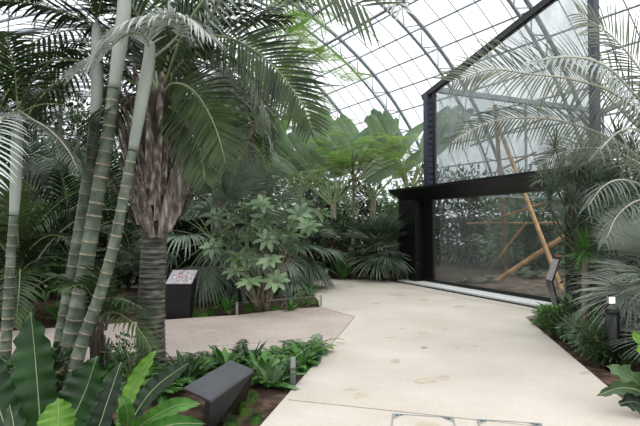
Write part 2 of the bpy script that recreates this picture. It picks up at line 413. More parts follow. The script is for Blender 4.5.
# ---------------------------------------------------------------- the glass animal enclosure
EX = (G(557, 309)-G(402, 281)); EX.z = 0; EX.normalize(); EY = V((-EX.y, EX.x, 0))   # EX towards the camera's right, EY into the enclosure
if EY.y < 0: EY = -EY
E0 = G(402, 281); E0.z = 0
def E(s, t, z): return E0 + EX*s + EY*t + V((0, 0, z))
def ebox(mb, s0, s1, t0, t1, z0, z1, mi=0):
    k = len(mb.v)
    for s in (s0, s1):
        for t_ in (t0, t1):
            for z in (z0, z1): mb.v.append(E(s, t_, z))
    for f in ((0, 1, 3, 2), (4, 6, 7, 5), (0, 4, 5, 1), (2, 3, 7, 6), (0, 2, 6, 4), (1, 5, 7, 3)): mb.face(tuple(k+i for i in f), mi)
SL, SR = .85, 5.72      # lower opening
SP = 6.3; ED = 7.0
enc = thing('glass_enclosure', 'tall black-framed glass animal enclosure beside the concrete path', 'enclosure', E(0, 0, 0))
def ep(name, mat, *boxes):
    m_ = MB()
    for b in boxes: ebox(m_, *b)
    return m_.build(name, mat, enc)
ep('base_shadow_strip', M['black'], (0, SP, -.4, .3, -.05, .045))  # black base whose front stands in for the shadow strip under the sill
ep('white_sill', M['whitestrip'], (.3, SR+.1, -.34, .17, .045, .08))
ep('bottom_rail', M['black'], (SL, SR, .17, .24, .045, .16))
ep('door_jamb', M['black'], (0, SL, -.1, .22, .03, 2.4))
ep('inner_jamb', M['black'], (SL, SL+.38, .2, .3, .1, 2.4))
ep('right_jamb', M['black'], (SR, SP+.3, 0, .3, .03, 2.4))
# canopy: thin front edge, underside sloping up and out
m_ = MB(); k = 0
prof = [(.3, 2.34), (-.05, 2.34), (-.55, 2.62), (-.55, 2.68), (.3, 2.72)]
for s in (.15, SP+.3):
    for t_, z in prof: m_.v.append(E(s, t_, z))
n = 5
for i in range(n): m_.face((i, (i+1) % n, n+(i+1) % n, n+i))
m_.face(tuple(range(n-1, -1, -1))); m_.face(tuple(range(n, 2*n)))
m_.build('canopy', M['black'], enc)
def hz(s): return 5.3+(s-.8)*.22          # height of the sloping top
def sheet(name, mat, pts, par=None):
    m_ = MB(); m_.poly([E(*p) for p in pts]); return m_.build(name, mat, par or enc)
sheet('glass_pane', M['glass'], [(SL+.38, .24, .16), (SR, .24, .16), (SR, .24, 2.4), (SL+.38, .24, 2.4)])
sheet('upper_pane', M['mesh'], [(1.3, .24, 2.7), (6.2, .24, 2.7), (6.2, .24, hz(6.2)), (1.3, .24, hz(1.3))])
ep('post', M['steelblue'], (.92, 1.1, .14, .34, 2.6, hz(1.0)+.02))
ep('post', M['black'], (1.27, 1.33, .2, .3, 2.6, hz(1.3)))
m_ = MB()
for i in range(16): ebox(m_, 1.08, 1.3, .22, .27, 2.75+.165*i, 2.775+.165*i)
m_.build('rung_bar', M['black'], enc)
m_ = MB(); m_.bar(E(.8, .24, hz(.8)), E(SP+1.5, .24, hz(SP+1.5)), .14, .15); m_.build('top_beam', M['black'], enc)
ep('post', M['steelblue'], (SP-.1, SP+.03, .1, .25, 2.4, hz(SP)+.05))
# side and back frames
m_ = MB()
m_.bar(E(1.3, .3, 2.5), E(1.3, ED, 2.5), .07, .07)
m_.bar(E(1.3, .3, hz(1.3)), E(1.3, ED, hz(1.3)), .14, .14)
for t_ in (3.6, ED): m_.bar(E(1.3, t_, 0), E(1.3, t_, hz(1.3)), .06, .06)
m_.build('side_frame', M['steel'], enc)
sheet('side_pane', M['glass'], [(1.3, .4, .1), (1.3, ED, .1), (1.3, ED, hz(1.3)), (1.3, .4, hz(1.3))])
m_ = MB()
m_.bar(E(1.3, ED, 2.5), E(SP+2, ED, 2.5), .06, .06)
for s in (4.6, 8.3): m_.bar(E(s, ED, 0), E(s, ED, hz(s)), .06, .06)
m_.bar(E(1.3, ED, hz(1.3)), E(SP+2, ED, hz(SP+2)), .14, .14)
m_.build('back_frame', M['steel'], enc)
# raised soil inside
m_ = MB(); n = 14
def esz(s, t_): return .05+.26*min(1, t_/3.0)+.04*math.sin(s*2+t_)
for j in range(n+1):
    for i in range(n+1):
        s = 1.35+i*(SP+2-1.35)/n; t_ = .32+j*(ED-.5)/n; m_.v.append(E(s, t_, esz(s, t_)))
for j in range(n):
    for i in range(n):
        a = j*(n+1)+i; m_.face((a, a+1, a+n+2, a+n+1))
m_.build('soil_bed', M['soil2'], enc, smooth=True)
# bamboo climbing poles (in the enclosure)
def encpt(px, py, t_):       # point on the pixel ray at enclosure depth t_
    r = ray(px, py); o = V((0, 0, CAMZ)); k = (E(0, t_, 0)-o).dot(EY)/r.dot(EY); return o+r*k
def pole(p, q, r, label):
    p, q = V(p), V(q); L = (q-p).length; m_ = MB(); N = max(4, int(L/.35)); pts = []; rd = []
    for i in range(N+1):
        for dd, rr in ((-.012, 1), (0, 1.13), (.012, 1)):
            t_ = i/N+dd/L*1.0
            if 0 <= t_ <= 1: pts.append(p.lerp(q, t_)); rd.append(r*rr)
    m_.tube(pts, rd, 10); o = m_.build('bamboo_pole', M['bamboo'], origin=p, smooth=True); tag(o, label, 'pole'); return o
b1 = encpt(507, 266, 3.0); b1.z = esz(4, 3)-.02; pole(b1, encpt(495, 105, 3.0), .062, 'upright bamboo pole standing in the enclosure behind the glass')
b2 = encpt(562, 292, 1.6); b2.z = esz(5, 1.6)-.02; pole(b2, encpt(496, 120, 3.2), .058, 'bamboo pole leaning steeply left, crossing in front of the shorter prop')
b3 = encpt(497, 291, 1.4); b3.z = esz(3, 1.4)-.02; pole(b3, encpt(580, 226, 2.6), .062, 'thick bamboo pole rising low from soil to the right jamb')
b4 = encpt(488, 273, 2.4); b4.z = esz(3, 2.4)-.02; pole(b4, encpt(526, 223, 2.75), .034, 'short bamboo prop leaning against the upright pole')
pole(encpt(467, 223.5, 3.1), encpt(566, 223, 3.1), .034, 'thin level bamboo rail tied across the upright pole')
pole(encpt(488, 222, 2.9), encpt(556, 199, 2.9), .034, 'thin bamboo rail sloping up right from the level rail')
pole(encpt(494, 173, 3.3), encpt(536, 152, 3.2), .03, 'thin bamboo rail tilted above the black canopy')
pole(encpt(470, 146, 3.2), encpt(548, 117, 3.4), .03, 'highest thin bamboo rail in the enclosure, behind the palm frond tips')
# ================================================================ PLANT BUILDERS
def frond_geo(mb, P, L, n=42, W=.03, fwd=.7, droop=.35, vee=.35, r0=.014, segs=4, start=.12, up=V((0, 0, 1)), jit=.12, cols=2, tipL=.35, fold=.3, sides=(1, 1)):
    """feather frond: P = points along the midrib"""
    P = resample(P, n); mb.tube(P, [r0*(1-.85*i/(n-1))+.0015 for i in range(n)], 5, mi=1)
    for i in range(int(n*start), n):
        t = i/(n-1); tan = (P[min(i+1, n-1)]-P[max(i-1, 0)]).normalized()
        side = tan.cross(up)
        if side.length < .05: side = tan.orthogonal()
        side.normalize(); nr = side.cross(tan).normalized()
        u = (t-start)/(1-start); ll = L*(.45+.55*min(1, u*3.5))*(1-(1-tipL)*max(0, (u-.55)/.45)**1.4)
        for k, sgn in ((0, -1), (1, 1)):
            if not sides[k]: continue
            d = side*sgn + tan*(fwd*(.6+.9*u)) + nr*(vee+rv(-jit, jit)) + tan*rv(-jit, jit)*.5
            mb.blade(P[i], d, nr, ll*rv(.9, 1.06), W*rv(.85, 1.1), droop*rv(.6, 1.4), segs, fold, lambda q: min(1, .35+q*3)*(1-q**2.2)+.02, 0, cols=cols)
def arc(L, el, bend, n=16, plane=0):
    """local curve leaving the origin at elevation el and bending down by bend radians"""
    P = [V((0, 0, 0))]; st = L/n
    for i in range(n):
        t = (i+.5)/n; a = el - bend*t**1.3
        P.append(P[-1] + V((math.cos(a), plane*t*.4, math.sin(a)))*st)
    return P
FC = {}
def frond_var(key, mat, L=1.8, ll=.45, n=34, W=.028, el=1.1, bend=1.6, **kw):
    k = (key,)
    if k not in FC:
        out = []
        for q in range(3):
            mb = MB(); frond_geo(mb, arc(L*rv(.92, 1.08), el+rv(-.08, .08), bend+rv(-.25, .25), plane=rv(-.5, .5)), ll, n, W, **kw)
            out.append(mb.mesh('frond', [M[mat], M['rachis']]))
        FC[k] = out
    return FC[k]
def qz(a, tilt=0):
    return Quaternion((0, 0, 1), a) @ Quaternion((0, 1, 0), -tilt)
def crown(parent, top, key_sets, n, name='frond', a0=None, s=1.0):
    """n leaves spiralling round the top (relative to parent): key_sets = list of mesh lists, young to old"""
    a = a0 if a0 is not None else rv(0, 6)
    for i in range(n):
        st = key_sets[min(len(key_sets)-1, int(i/n*len(key_sets)))]
        child(st[i % len(st)], name, parent, V(top)+V((0, 0, -.01*i)), qz(a, rv(-.12, .12)), s*rv(.88, 1.08)); a += 2.39996
def feather_set(key, mat, L, ll, n=34, W=.028, **kw):
    return [frond_var(key+'a', mat, L, ll, n, W, el=1.35, bend=.9, **kw), frond_var(key+'b', mat, L, ll, n, W, el=1.05, bend=1.6, **kw), frond_var(key+'c', mat, L*.95, ll, n, W, el=.5, bend=1.7, **kw)]
def ring_trunk(parent, pts, r, spacing, name='trunk', ringr=1.07, upto=1.0, mats=None):
    P = resample(spline(pts), 60); Ltot = sum((P[i+1]-P[i]).length for i in range(59)); N = max(3, int(Ltot/spacing)); st = []; rd = []; mi = []
    for i in range(N):
        for dt, k, m_ in ((0, ringr, 1), (.1, ringr, 0), (.2, 1.0, 0), (.9, .985, 0)):
            t = (i+dt)/N; st.append(t); rd.append(k); mi.append(m_)
    Q = resample(P, 400); pts2 = [Q[min(399, int(t*399))] for t in st]; rr = [r(t)*k for t, k in zip(st, rd)]
    mb = MB(); mb.tube(pts2, rr, 14, mis=mi); return mb.build(name, mats or [M['ringtrunk'], M['ring']], parent, smooth=True)

def fan_leaf_mesh(mat, R_, nseg=34, spread=2.6, pet=.8, W=.04, split=.45, droop=.25, rpet=.01, segs=5, cup=.25):
    """palmate leaf: petiole along +X then a fan of folded segments"""
    mb = MB(); P = arc(pet, .0, .35, 8); mb.tube(P, [rpet*(1-.4*i/8) for i in range(9)], 5, mi=1); h = P[-1]; tan = (P[-1]-P[-2]).normalized()
    side = V((0, 1, 0)); nr = tan.cross(side).normalized()
    if nr.z < 0: nr = -nr
    w0 = 2*math.sin(spread/nseg/1.0)*.5
    for i in range(nseg):
        a = -spread/2*1.0+spread*i/(nseg-1); a *= 1.0
        d = tan*math.cos(a)+side*math.sin(a) + nr*cup*(.3+.7*abs(math.sin(a)))
        ln = R_*(1-.22*(abs(a)/(spread/2))**2)*rv(.93, 1.05)
        wmax = ln*split*2*math.tan(spread/nseg/2)*1.08
        mb.blade(h, d, nr, ln, max(wmax, W), droop*rv(.4, 1.7), segs, .55, lambda q: (q/split*.98+.03 if q < split else max(.03, 1-(q-split)/(1-split))), 0)
    return mb.mesh('fan_leaf', [M[mat], M['rachis']])
FL = {}
def fan_set(key, *a, **k):
    if key not in FL: FL[key] = [fan_leaf_mesh(*a, **k) for _ in range(3)]
    return FL[key]
def fan_palm(name, label, base, hgt, ms, n, lo=-.3, hi=1.45, tr=.12, group=None, s=1.0, cat='palm', a0=None, face=False):
    t = thing(name, label, cat, base, group); top = V((0, 0, hgt))
    mb = MB(); mb.tube([V(base)+V((0, 0, -.05)), V(base)+V((rv(-.03, .03), 0, hgt*.5)), V(base)+top], [tr*1.15, tr, tr*.9], 12); mb.build('trunk', M['fibre'], t, smooth=True)
    a = a0 if a0 is not None else rv(0, 6)
    for i in range(n):
        u = i/(n-1); tilt = hi+(lo-hi)*u**.85
        if face: a = -PI/2 + (PI if i % 3 == 2 else 0) + rv(-1.15, 1.15)
        child(ms[i % len(ms)], 'fan_leaf', t, top+V((0, 0, -.06*u)), qz(a, tilt+rv(-.1, .1)), s*rv(.85, 1.08)); a += 2.39996
    return t
def strap_rosette(name, label, base, n, L, W, mat, el=(1.4, .5), droop=.3, wav=.03, segs=8, fold=.25, group=None, cat='plant', leaf='leaf', prof=None, hgt=0, midrib=True):
    t = thing(name, label, cat, base, group); a = rv(0, 6); pf = prof or (lambda q: (.35+.65*min(1, q*2.2))*(1 if q < .6 else max(.02, 1-((q-.6)/.4)**1.7)))
    for i in range(n):
        u = i/max(1, n-1); e_ = el[0]+(el[1]-el[0])*u+rv(-.1, .1); d = az(a, e_); nr = az(a, e_+PI/2) 
        mb = MB(); l_ = L*rv(.8, 1.1); b = V(base)+V((0, 0, hgt))+az(a)*.02
        mb.blade(b, d, nr, l_, W*rv(.85, 1.1), droop*rv(.6, 1.5), segs, fold, pf, 0, wav=wav)
        if midrib:
            cm = [mb.v[i_*3+1]+V((0, 0, .002)) for i_ in range(segs+1)]; mb.tube(cm, [max(.0012, W*.035*(1-.8*j/segs)) for j in range(segs+1)], 4, mi=1)
        mb.build(leaf, [M[mat], M['rachis']], t, smooth=True); a += 2.39996
    return t
def fern(name, label, base, n, L, mat='fern', ll=.09, group=None, cat='fern', W=.03, np_=16, el=.9):
    key = ('fern', mat, round(L, 2))
    if key not in FC:
        out = []
        for q in range(3):
            mb = MB(); frond_geo(mb, arc(L*rv(.85, 1.1), el+rv(-.1, .2), 1.3, 10), ll, np_, W, .35, .2, .1, .004, 2, .12, tipL=.15, cols=1); out.append(mb.mesh('frond', [M[mat], M['rachis']]))
        FC[key] = out
    t = thing(name, label, cat, base, group); a = rv(0, 6)
    for i in range(n):
        child(FC[key][i % 3], 'frond', t, (0, 0, 0), qz(a, rv(-.5, .25)), rv(.7, 1.1)); a += 2.39996
    return t
def spiky_mesh(mat, n=70, L=.35, W=.022, lo=-.6, droop=.25, fold=.3):
    mb = MB(); a = 0
    for i in range(n):
        u = i/(n-1); e_ = 1.5+(lo-1.5)*u**.8; a += 2.39996
        mb.blade(V((0, 0, -.04*u)), az(a, e_+rv(-.08, .08)), az(a, e_+PI/2), L*rv(.8, 1.1)*(.75+.25*math.sin(PI*min(1, u+.2))), W, droop, 3, fold, lambda q: (1-q)**.6*min(1, .5+q*4)+.02)
    return mb.mesh('leaf_head', [M[mat]])
def leafcloud(mb, c, rad, n, L, W, droop=.3, segs=2, cols=1, shell=.5, mi=0, upb=.3):
    for i in range(n):
        a = rv(0, 2*PI); z = rv(-1, 1); q = math.sqrt(1-z*z); d = V((math.cos(a)*q, math.sin(a)*q, z)); k = rv(shell, 1)
        p = V(c)+V((d.x*rad[0], d.y*rad[1], d.z*rad[2]))*k
        o = (d+V((rv(-.6, .6), rv(-.6, .6), rv(-.5, .3)+upb))).normalized()
        mb.blade(p, o, (V((rv(-.5, .5), rv(-.5, .5), 1))).normalized(), L*rv(.7, 1.2), W*rv(.8, 1.2), droop, segs, .2, cols=cols, mi=mi)
def bush(name, label, base, rad, n, L, W, mat, group=None, cat='shrub', stems=5, lift=.85, droop=.3, cols=1, segs=2, shell=.35):
    t = thing(name, label, cat, base, group); b = V(base); c = b+V((0, 0, rad[2]*lift))
    for i in range(stems):
        a = rv(0, 6); mb = MB(); e = c+V((math.cos(a)*rad[0]*.6, math.sin(a)*rad[1]*.6, rad[2]*rv(-.1, .6)))
        mb.tube(spline([b+V((rv(-.05, .05), rv(-.05, .05), -.05)), b.lerp(e, .45)+V((rv(-.05, .05), 0, .05)), e], 4), [.022, .02, .018, .016, .014, .012, .01, .007, .005][:9], 5); mb.build('stem', M['wood'], t, smooth=True)
    mb = MB(); leafcloud(mb, c, rad, n, L, W, droop, segs, cols, shell); mb.build('foliage', [M[mat]], t, smooth=True)
    return t
def tree(name, label, base, hgt, crowns, n, L, W, mat, tr=.08, group=None, trunkmat='wood', cat='tree', lean=(0, 0)):
    """crowns: list of (dx,dy,dz,rx,ry,rz) relative to the base"""
    t = thing(name, label, cat, base, group); b = V(base); top = b+V((lean[0], lean[1], hgt))
    mb = MB(); P = spline([b+V((0, 0, -.05)), b.lerp(top, .4)+V((rv(-.1, .1), 0, 0)), top], 6); mb.tube(P, [tr*(1-.6*i/(len(P)-1)) for i in range(len(P))], 9); mb.build('trunk', M[trunkmat], t, smooth=True)
    for q in crowns:
        c = b+V(q[:3]); s0 = P[int(len(P)*rv(.55, .95))]; mb = MB(); pp = spline([s0, s0.lerp(c, .5)+V((0, 0, .1)), c], 5); mb.tube(pp, [tr*.4*(1-.7*i/(len(pp)-1)) for i in range(len(pp))], 6); mb.build('branch', M[trunkmat], t, smooth=True)
        mb = MB(); leafcloud(mb, c, q[3:], n, L, W, .3, 2, 1, .2); mb.build('foliage', [M[mat]], t, smooth=True)
    return t
def palm(name, label, base, hgt, sets, n, tr=.1, group=None, s=1.0, a0=None, trunk='bark', lean=(0, 0), cat='palm', ringed=False, shaft=0):
    t = thing(name, label, cat, base, group); b = V(base); top = b+V((lean[0], lean[1], hgt))
    P = [b+V((0, 0, -.05)), b.lerp(top, .5)+V((lean[0]*-.1, 0, 0)), top]
    if ringed: ring_trunk(t, P, lambda q: tr*(1.1-.3*q), .14)
    else:
        mb = MB(); Q = spline(P, 6); mb.tube(Q, [tr*(1.15-.3*i/(len(Q)-1)) for i in range(len(Q))], 10); mb.build('trunk', M[trunk], t, smooth=True)
    if shaft:
        mb = MB(); mb.tube([top, top+V((0, 0, shaft*.3)), top+V((0, 0, shaft))], [tr*1.0, tr*1.15, tr*.6], 10); mb.build('crownshaft', M['shaft'], t, smooth=True)
    crown(t, top-b+V((0, 0, shaft)), sets, n, a0=a0, s=s); return t
PROTO = {}
def whorl_mesh(mat, n=8, L=.2, W=.065, pet=0, el=.25):
    mb = MB(); a = rv(0, 6)
    for i in range(n):
        a += 2*PI/n; d = az(a, el+rv(-.2, .2)); p = V((0, 0, 0))+d*.04
        mb.tube([V((0, 0, 0)), p], .003, 4, mi=1)
        mb.blade(p, d, az(a, el+PI/2), L*rv(.85, 1.1), W, .35, 5, .3, lambda q: math.sin(PI*(.04+.93*q**.85))**.8)
    return mb.mesh('leaf_whorl', [M[mat], M['rachis']])
def bipinnate(mat, L=.7, n=15, pl=.24, lw=.014):
    mb = MB(); P = resample(arc(L, .35, .9, 12), n); mb.tube(P, .004, 4, mi=1)
    for i in range(2, n):
        tan = (P[min(i+1, n-1)]-P[i-1]).normalized(); side = tan.cross(V((0, 0, 1))).normalized(); u = i/n
        for sg in (-1, 1):
            d = (side*sg+tan*.5+V((0, 0, rv(-.1, .15)))).normalized(); l_ = pl*math.sin(PI*(.12+.8*u))**.6; nr = V((0, 0, 1))
            sd = d.cross(nr).normalized(); m_ = 9
            for j in range(1, m_+1):
                p = P[i]+d*(l_*j/m_)+V((0, 0, -.12*l_*(j/m_)**2))
                for s2 in (-1, 1):
                    q = sd*s2*(lw*2.2*(1-.4*j/m_))+d*.008; k = len(mb.v); e_ = d*lw*.5
                    mb.v += [p-e_*.7, p+q-e_, p+q*1.15+e_*.2, p+e_]; mb.face((k, k+1, k+2, k+3))
    return mb.mesh('feathery_leaf', [M[mat], M['rachis']])
def paddle_mesh(mat, L=1.7, W=.5, pet=1.2, bend=.5, torn=0, curl=.35):
    """bird of paradise leaf: long petiole (+X is outward, grows upward) and a big paddle blade"""
    mb = MB(); P = arc(pet, 1.35, .25, 8); mb.tube(P, [.028*(1-.5*i/8) for i in range(9)], 7, mi=1); d = (P[-1]-P[-2]).normalized(); nr = V((-d.z*.35, -1, d.x*.35)).normalized()
    seg = 18; pf = lambda q: (math.sin(PI*(.03+.94*q**.8))**.55)
    mb.blade(P[-1], d, nr, L, W, bend, seg, curl, pf, 0, wav=.012)
    k = len(mb.v)-(seg+1)*3; mid = [mb.v[k+3*i+1]+V((0, 0, 0)) for i in range(seg+1)]; mb.tube(mid, [.014*(1-.8*i/seg)+.002 for i in range(seg+1)], 5, mi=1)
    return mb.mesh('paddle_leaf', [M[mat], M['rachis']])
# ================================================================ FOREGROUND AND MIDDLE: palms at the left
def px(pts, D=None):
    """points from photograph positions; each (px, py, depth)"""
    return [at(*p) if len(p) == 3 else at(p[0], p[1], D) for p in pts]
def rtrunk(label, pts, D, r0, r1, sh_from, sh_r, spacing, tilt=0):
    b = at(pts[0][0], pts[0][1], D); b.z = 0
    t = thing('ringed_palm', label, 'palm', b)
    P = [at(p[0], p[1], D+tilt*i) for i, p in enumerate(pts)]; P[0] = V((P[0].x, P[0].y, -.05))
    lo = P[:sh_from+1]; ring_trunk(t, lo, lambda q: r0+(r1-r0)*q**.7, spacing)
    hi = spline(P[sh_from:], 8); mb = MB(); n = len(hi); mb.tube(hi, [sh_r*(.9+.25*math.sin(PI*min(1, i/n*1.1))) if i < n*.9 else sh_r*max(.15, .8-.8*(i-n*.9)/(n*.1)) for i in range(n)], 14); mb.build('crownshaft', M['shaft'], t, smooth=True)
    return t, P[-1]
fsr = feather_set('ringed', 'palm', 1.5, .42, 26, .045, droop=.3)
tA, topA = rtrunk('thickest grey-green ringed palm trunk, front one of the leaning clump at left', [(64, 392), (71, 340), (84, 275), (97, 200), (107, 140), (114, 88), (120, 45), (124, 10), (128, -70)], 5.3, .095, .062, 5, .066, .135)
tB, topB = rtrunk('ringed palm trunk just left of and behind the thickest one in the clump', [(55, 380), (66, 310), (78, 240), (88, 175), (95, 122), (97, 90), (97, 55), (97, 20)], 5.6, .08, .055, 4, .058, .135)
tC, topC = rtrunk('right-hand slimmer ringed palm trunk of the clump, leaning right towards the shaggy palm', [(68, 392), (80, 350), (98, 300), (114, 245), (125, 190), (133, 150), (141, 105), (149, 60), (150, 40)], 5.0, .07, .046, 5, .054, .125)
tD, topD = rtrunk('thin pale ringed palm trunk standing alone at the left edge', [(4, 372), (8, 310), (11, 255), (14, 215), (16, 180), (17, 140), (18, 110)], 5.4, .062, .045, 3, .052, .11)
def cfrond(par, pts, ll, n, W, mat, rmat='rachis', name='frond', **kw):
    mb = MB(); P = spline(px(pts), 8); frond_geo(mb, P, ll, n, W, **kw); return mb.build(name, [M[mat], M[rmat]], par, smooth=True)
crown(tA, topA-V(tA.location), fsr, 7, s=1.1)
crown(tD, topD-V(tD.location), fsr, 6, s=.75, a0=.3)
crown(tB, topB-V(tB.location), fsr[:2], 5, s=.6, a0=1.0)
# the pale drooping frond held out in front of the trunks
cfrond(tC, [(150, 60, 5.0), (172, 42, 4.95), (182, 26, 4.85), (160, 18, 4.7), (134, 20, 4.55), (110, 34, 4.45), (96, 52, 4.4)], .46, 46, .034, 'palmpale', 'rachisg', droop=.45, fwd=.9, vee=-.05, start=.28, tipL=1.0)
cfrond(tC, [(148, 62, 5.0), (150, 34, 4.95), (165, 16, 4.8), (188, 18, 4.7), (208, 34, 4.6)], .42, 44, .026, 'palmpale', 'rachisg', droop=.3, fwd=.9, vee=.05, start=.35, tipL=.6)
cfrond(tC, [(149, 60, 5.0), (146, 38, 4.9), (128, 34, 4.7), (104, 52, 4.6), (72, 72, 4.5)], .5, 34, .022, 'palmpale', 'rachisg', droop=.2, fwd=1.3, vee=.1)
# pale fronds entering at the left edge
cfrond(tD, [(16, 112, 5.3), (0, 120, 4.9), (-12, 150, 4.5), (-14, 190, 4.3)], .42, 24, .024, 'palmpale', 'rachisg', droop=.3, fwd=.5, vee=.1)
cfrond(tD, [(18, 110, 5.3), (30, 118, 5.2), (50, 130, 5.1), (68, 150, 5.0), (78, 170, 4.9)], .24, 28, .024, 'palmgrey', 'rachisg', droop=.5, fwd=.6, vee=-.05)
# small palm with fibrous boots below the clump
bs = G(98, 374); tS = thing('young_palm', 'small palm with shaggy brown fibrous trunk and green leaflets, beside the ringed clump', 'palm', bs)
mb = MB(); Ps = [at(97, 378, 5.45), at(97, 350, 5.45), at(98, 318, 5.45)]; Ps[0].z = -.03; mb.tube(Ps, [.07, .075, .06], 10); mb.build('trunk', M['fibre'], tS, smooth=True)
for i in range(16):
    a = 2*PI*i/16+rv(-.2, .2); h = .08+.42*i/16; p = V(bs)+V((math.cos(a)*.07, math.sin(a)*.07, h)); mb = MB(); mb.blade(p, az(a, 1.2), az(a, 1.2-PI/2), .22, .07, -.05, 3, .4, lambda q: 1-.5*q, 0); mb.build('leaf_base', [M['boot']], tS, smooth=True)
for pts in ([(98, 320, 5.4), (105, 300, 5.3), (125, 300, 5.1), (148, 312, 5.0)], [(98, 320, 5.4), (92, 296, 5.3), (80, 285, 5.0), (62, 290, 4.8)], [(98, 320, 5.4), (100, 290, 5.3), (110, 270, 5.2), (130, 262, 5.0)],
            [(98, 320, 5.4), (112, 312, 5.2), (132, 322, 5.0), (150, 345, 4.9)], [(98, 320, 5.4), (88, 300, 5.5), (72, 280, 5.6), (60, 275, 5.8)]):
    cfrond(tS, pts, .38, 22, .03, 'palm', droop=.3, fwd=.9, vee=.3, r0=.009)

# ---- the big shaggy palm
bG = G(152, 366); tG = thing('shaggy_palm', 'big palm with dark shaggy trunk and arching feather fronds, left of centre', 'palm', bG)
DG = bG.y
ring_trunk(tG, [V((bG.x, DG, -.05)), at(151, 320, DG), at(153, 270, DG), at(155, 228, DG)], lambda q: .16-.02*q+.04*max(0, .15-q), .055, mats=[M['bark'], M['bark']], ringr=1.05)
mb = MB(); up_ = [at(155, 232, DG), at(156, 205, DG), at(157, 170, DG), at(158, 130, DG), at(160, 95, DG)]; mb.tube(spline(up_, 5), [.13+.12*math.sin(PI*i/24) for i in range(21)], 14); mb.build('fibre_sleeve', M['fibre'], tG, smooth=True)
for i in range(84):
    a = 2.39996*i; u = i/84; c = at(155+4*u, 232-95*u, DG); c = c+V((math.cos(a), math.sin(a), 0))*(.12+.13*math.sin(PI*min(1,.1+u)))
    mb = MB(); el = 1.18-.12*u+rv(-.22, .18); d = az(a+rv(-.3, .3), el); mb.blade(c, d, az(a, el-PI/2), rv(.4, .85), rv(.07, .14), rv(-.1, .15), 6, .5, lambda q: (1-.55*q) if q < .85 else .3, 0, wav=.015)
    mb.build('leaf_base', [M['boot']], tG, smooth=True)
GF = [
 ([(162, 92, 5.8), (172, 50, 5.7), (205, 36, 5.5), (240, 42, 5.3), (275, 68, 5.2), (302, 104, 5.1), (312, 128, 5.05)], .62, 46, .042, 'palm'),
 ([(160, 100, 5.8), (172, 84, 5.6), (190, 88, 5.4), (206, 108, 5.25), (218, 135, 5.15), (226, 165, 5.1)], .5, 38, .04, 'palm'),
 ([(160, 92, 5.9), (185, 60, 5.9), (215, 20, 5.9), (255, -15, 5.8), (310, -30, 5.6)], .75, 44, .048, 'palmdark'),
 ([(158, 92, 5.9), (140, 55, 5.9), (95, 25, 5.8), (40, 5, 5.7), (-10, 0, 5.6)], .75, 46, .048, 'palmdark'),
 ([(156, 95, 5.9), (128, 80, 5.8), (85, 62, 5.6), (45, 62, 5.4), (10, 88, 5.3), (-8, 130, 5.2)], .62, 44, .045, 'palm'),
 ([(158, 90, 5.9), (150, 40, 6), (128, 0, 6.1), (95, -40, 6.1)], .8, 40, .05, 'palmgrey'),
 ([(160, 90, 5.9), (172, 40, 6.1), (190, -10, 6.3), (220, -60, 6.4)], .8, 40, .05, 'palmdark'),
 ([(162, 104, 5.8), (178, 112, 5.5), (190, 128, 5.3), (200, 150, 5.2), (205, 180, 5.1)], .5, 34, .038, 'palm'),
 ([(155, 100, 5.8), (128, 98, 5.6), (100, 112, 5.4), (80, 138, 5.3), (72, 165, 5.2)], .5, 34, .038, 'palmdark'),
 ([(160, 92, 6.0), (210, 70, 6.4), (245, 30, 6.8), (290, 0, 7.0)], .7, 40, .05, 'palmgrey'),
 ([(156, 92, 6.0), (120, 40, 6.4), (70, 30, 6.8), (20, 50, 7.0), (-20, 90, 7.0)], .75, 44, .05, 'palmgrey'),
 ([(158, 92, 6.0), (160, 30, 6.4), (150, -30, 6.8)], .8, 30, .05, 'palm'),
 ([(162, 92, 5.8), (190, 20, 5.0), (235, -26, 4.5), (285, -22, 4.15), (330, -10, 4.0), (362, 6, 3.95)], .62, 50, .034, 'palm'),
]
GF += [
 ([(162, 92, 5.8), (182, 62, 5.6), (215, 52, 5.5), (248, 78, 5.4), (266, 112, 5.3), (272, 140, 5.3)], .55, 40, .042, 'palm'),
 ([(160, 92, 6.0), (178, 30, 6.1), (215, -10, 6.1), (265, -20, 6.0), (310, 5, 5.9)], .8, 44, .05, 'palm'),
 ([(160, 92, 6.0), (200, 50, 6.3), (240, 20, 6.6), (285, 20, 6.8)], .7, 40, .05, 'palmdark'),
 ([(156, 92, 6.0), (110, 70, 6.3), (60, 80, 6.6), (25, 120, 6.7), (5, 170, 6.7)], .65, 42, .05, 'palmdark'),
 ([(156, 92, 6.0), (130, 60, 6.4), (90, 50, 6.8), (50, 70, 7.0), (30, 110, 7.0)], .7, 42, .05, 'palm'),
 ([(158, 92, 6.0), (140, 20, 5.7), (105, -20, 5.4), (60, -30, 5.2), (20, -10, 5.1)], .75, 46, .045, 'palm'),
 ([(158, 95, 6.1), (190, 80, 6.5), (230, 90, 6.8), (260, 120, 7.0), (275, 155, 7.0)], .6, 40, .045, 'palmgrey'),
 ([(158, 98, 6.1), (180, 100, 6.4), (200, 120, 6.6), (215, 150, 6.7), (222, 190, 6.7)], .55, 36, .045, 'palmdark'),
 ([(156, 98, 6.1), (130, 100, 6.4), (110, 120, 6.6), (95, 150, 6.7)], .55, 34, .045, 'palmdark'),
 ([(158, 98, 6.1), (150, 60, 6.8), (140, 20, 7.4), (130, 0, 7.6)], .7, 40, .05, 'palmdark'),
 ([(160, 98, 6.1), (175, 50, 6.8), (195, 10, 7.4), (230, -10, 7.6)], .7, 40, .05, 'palmdark'),
]
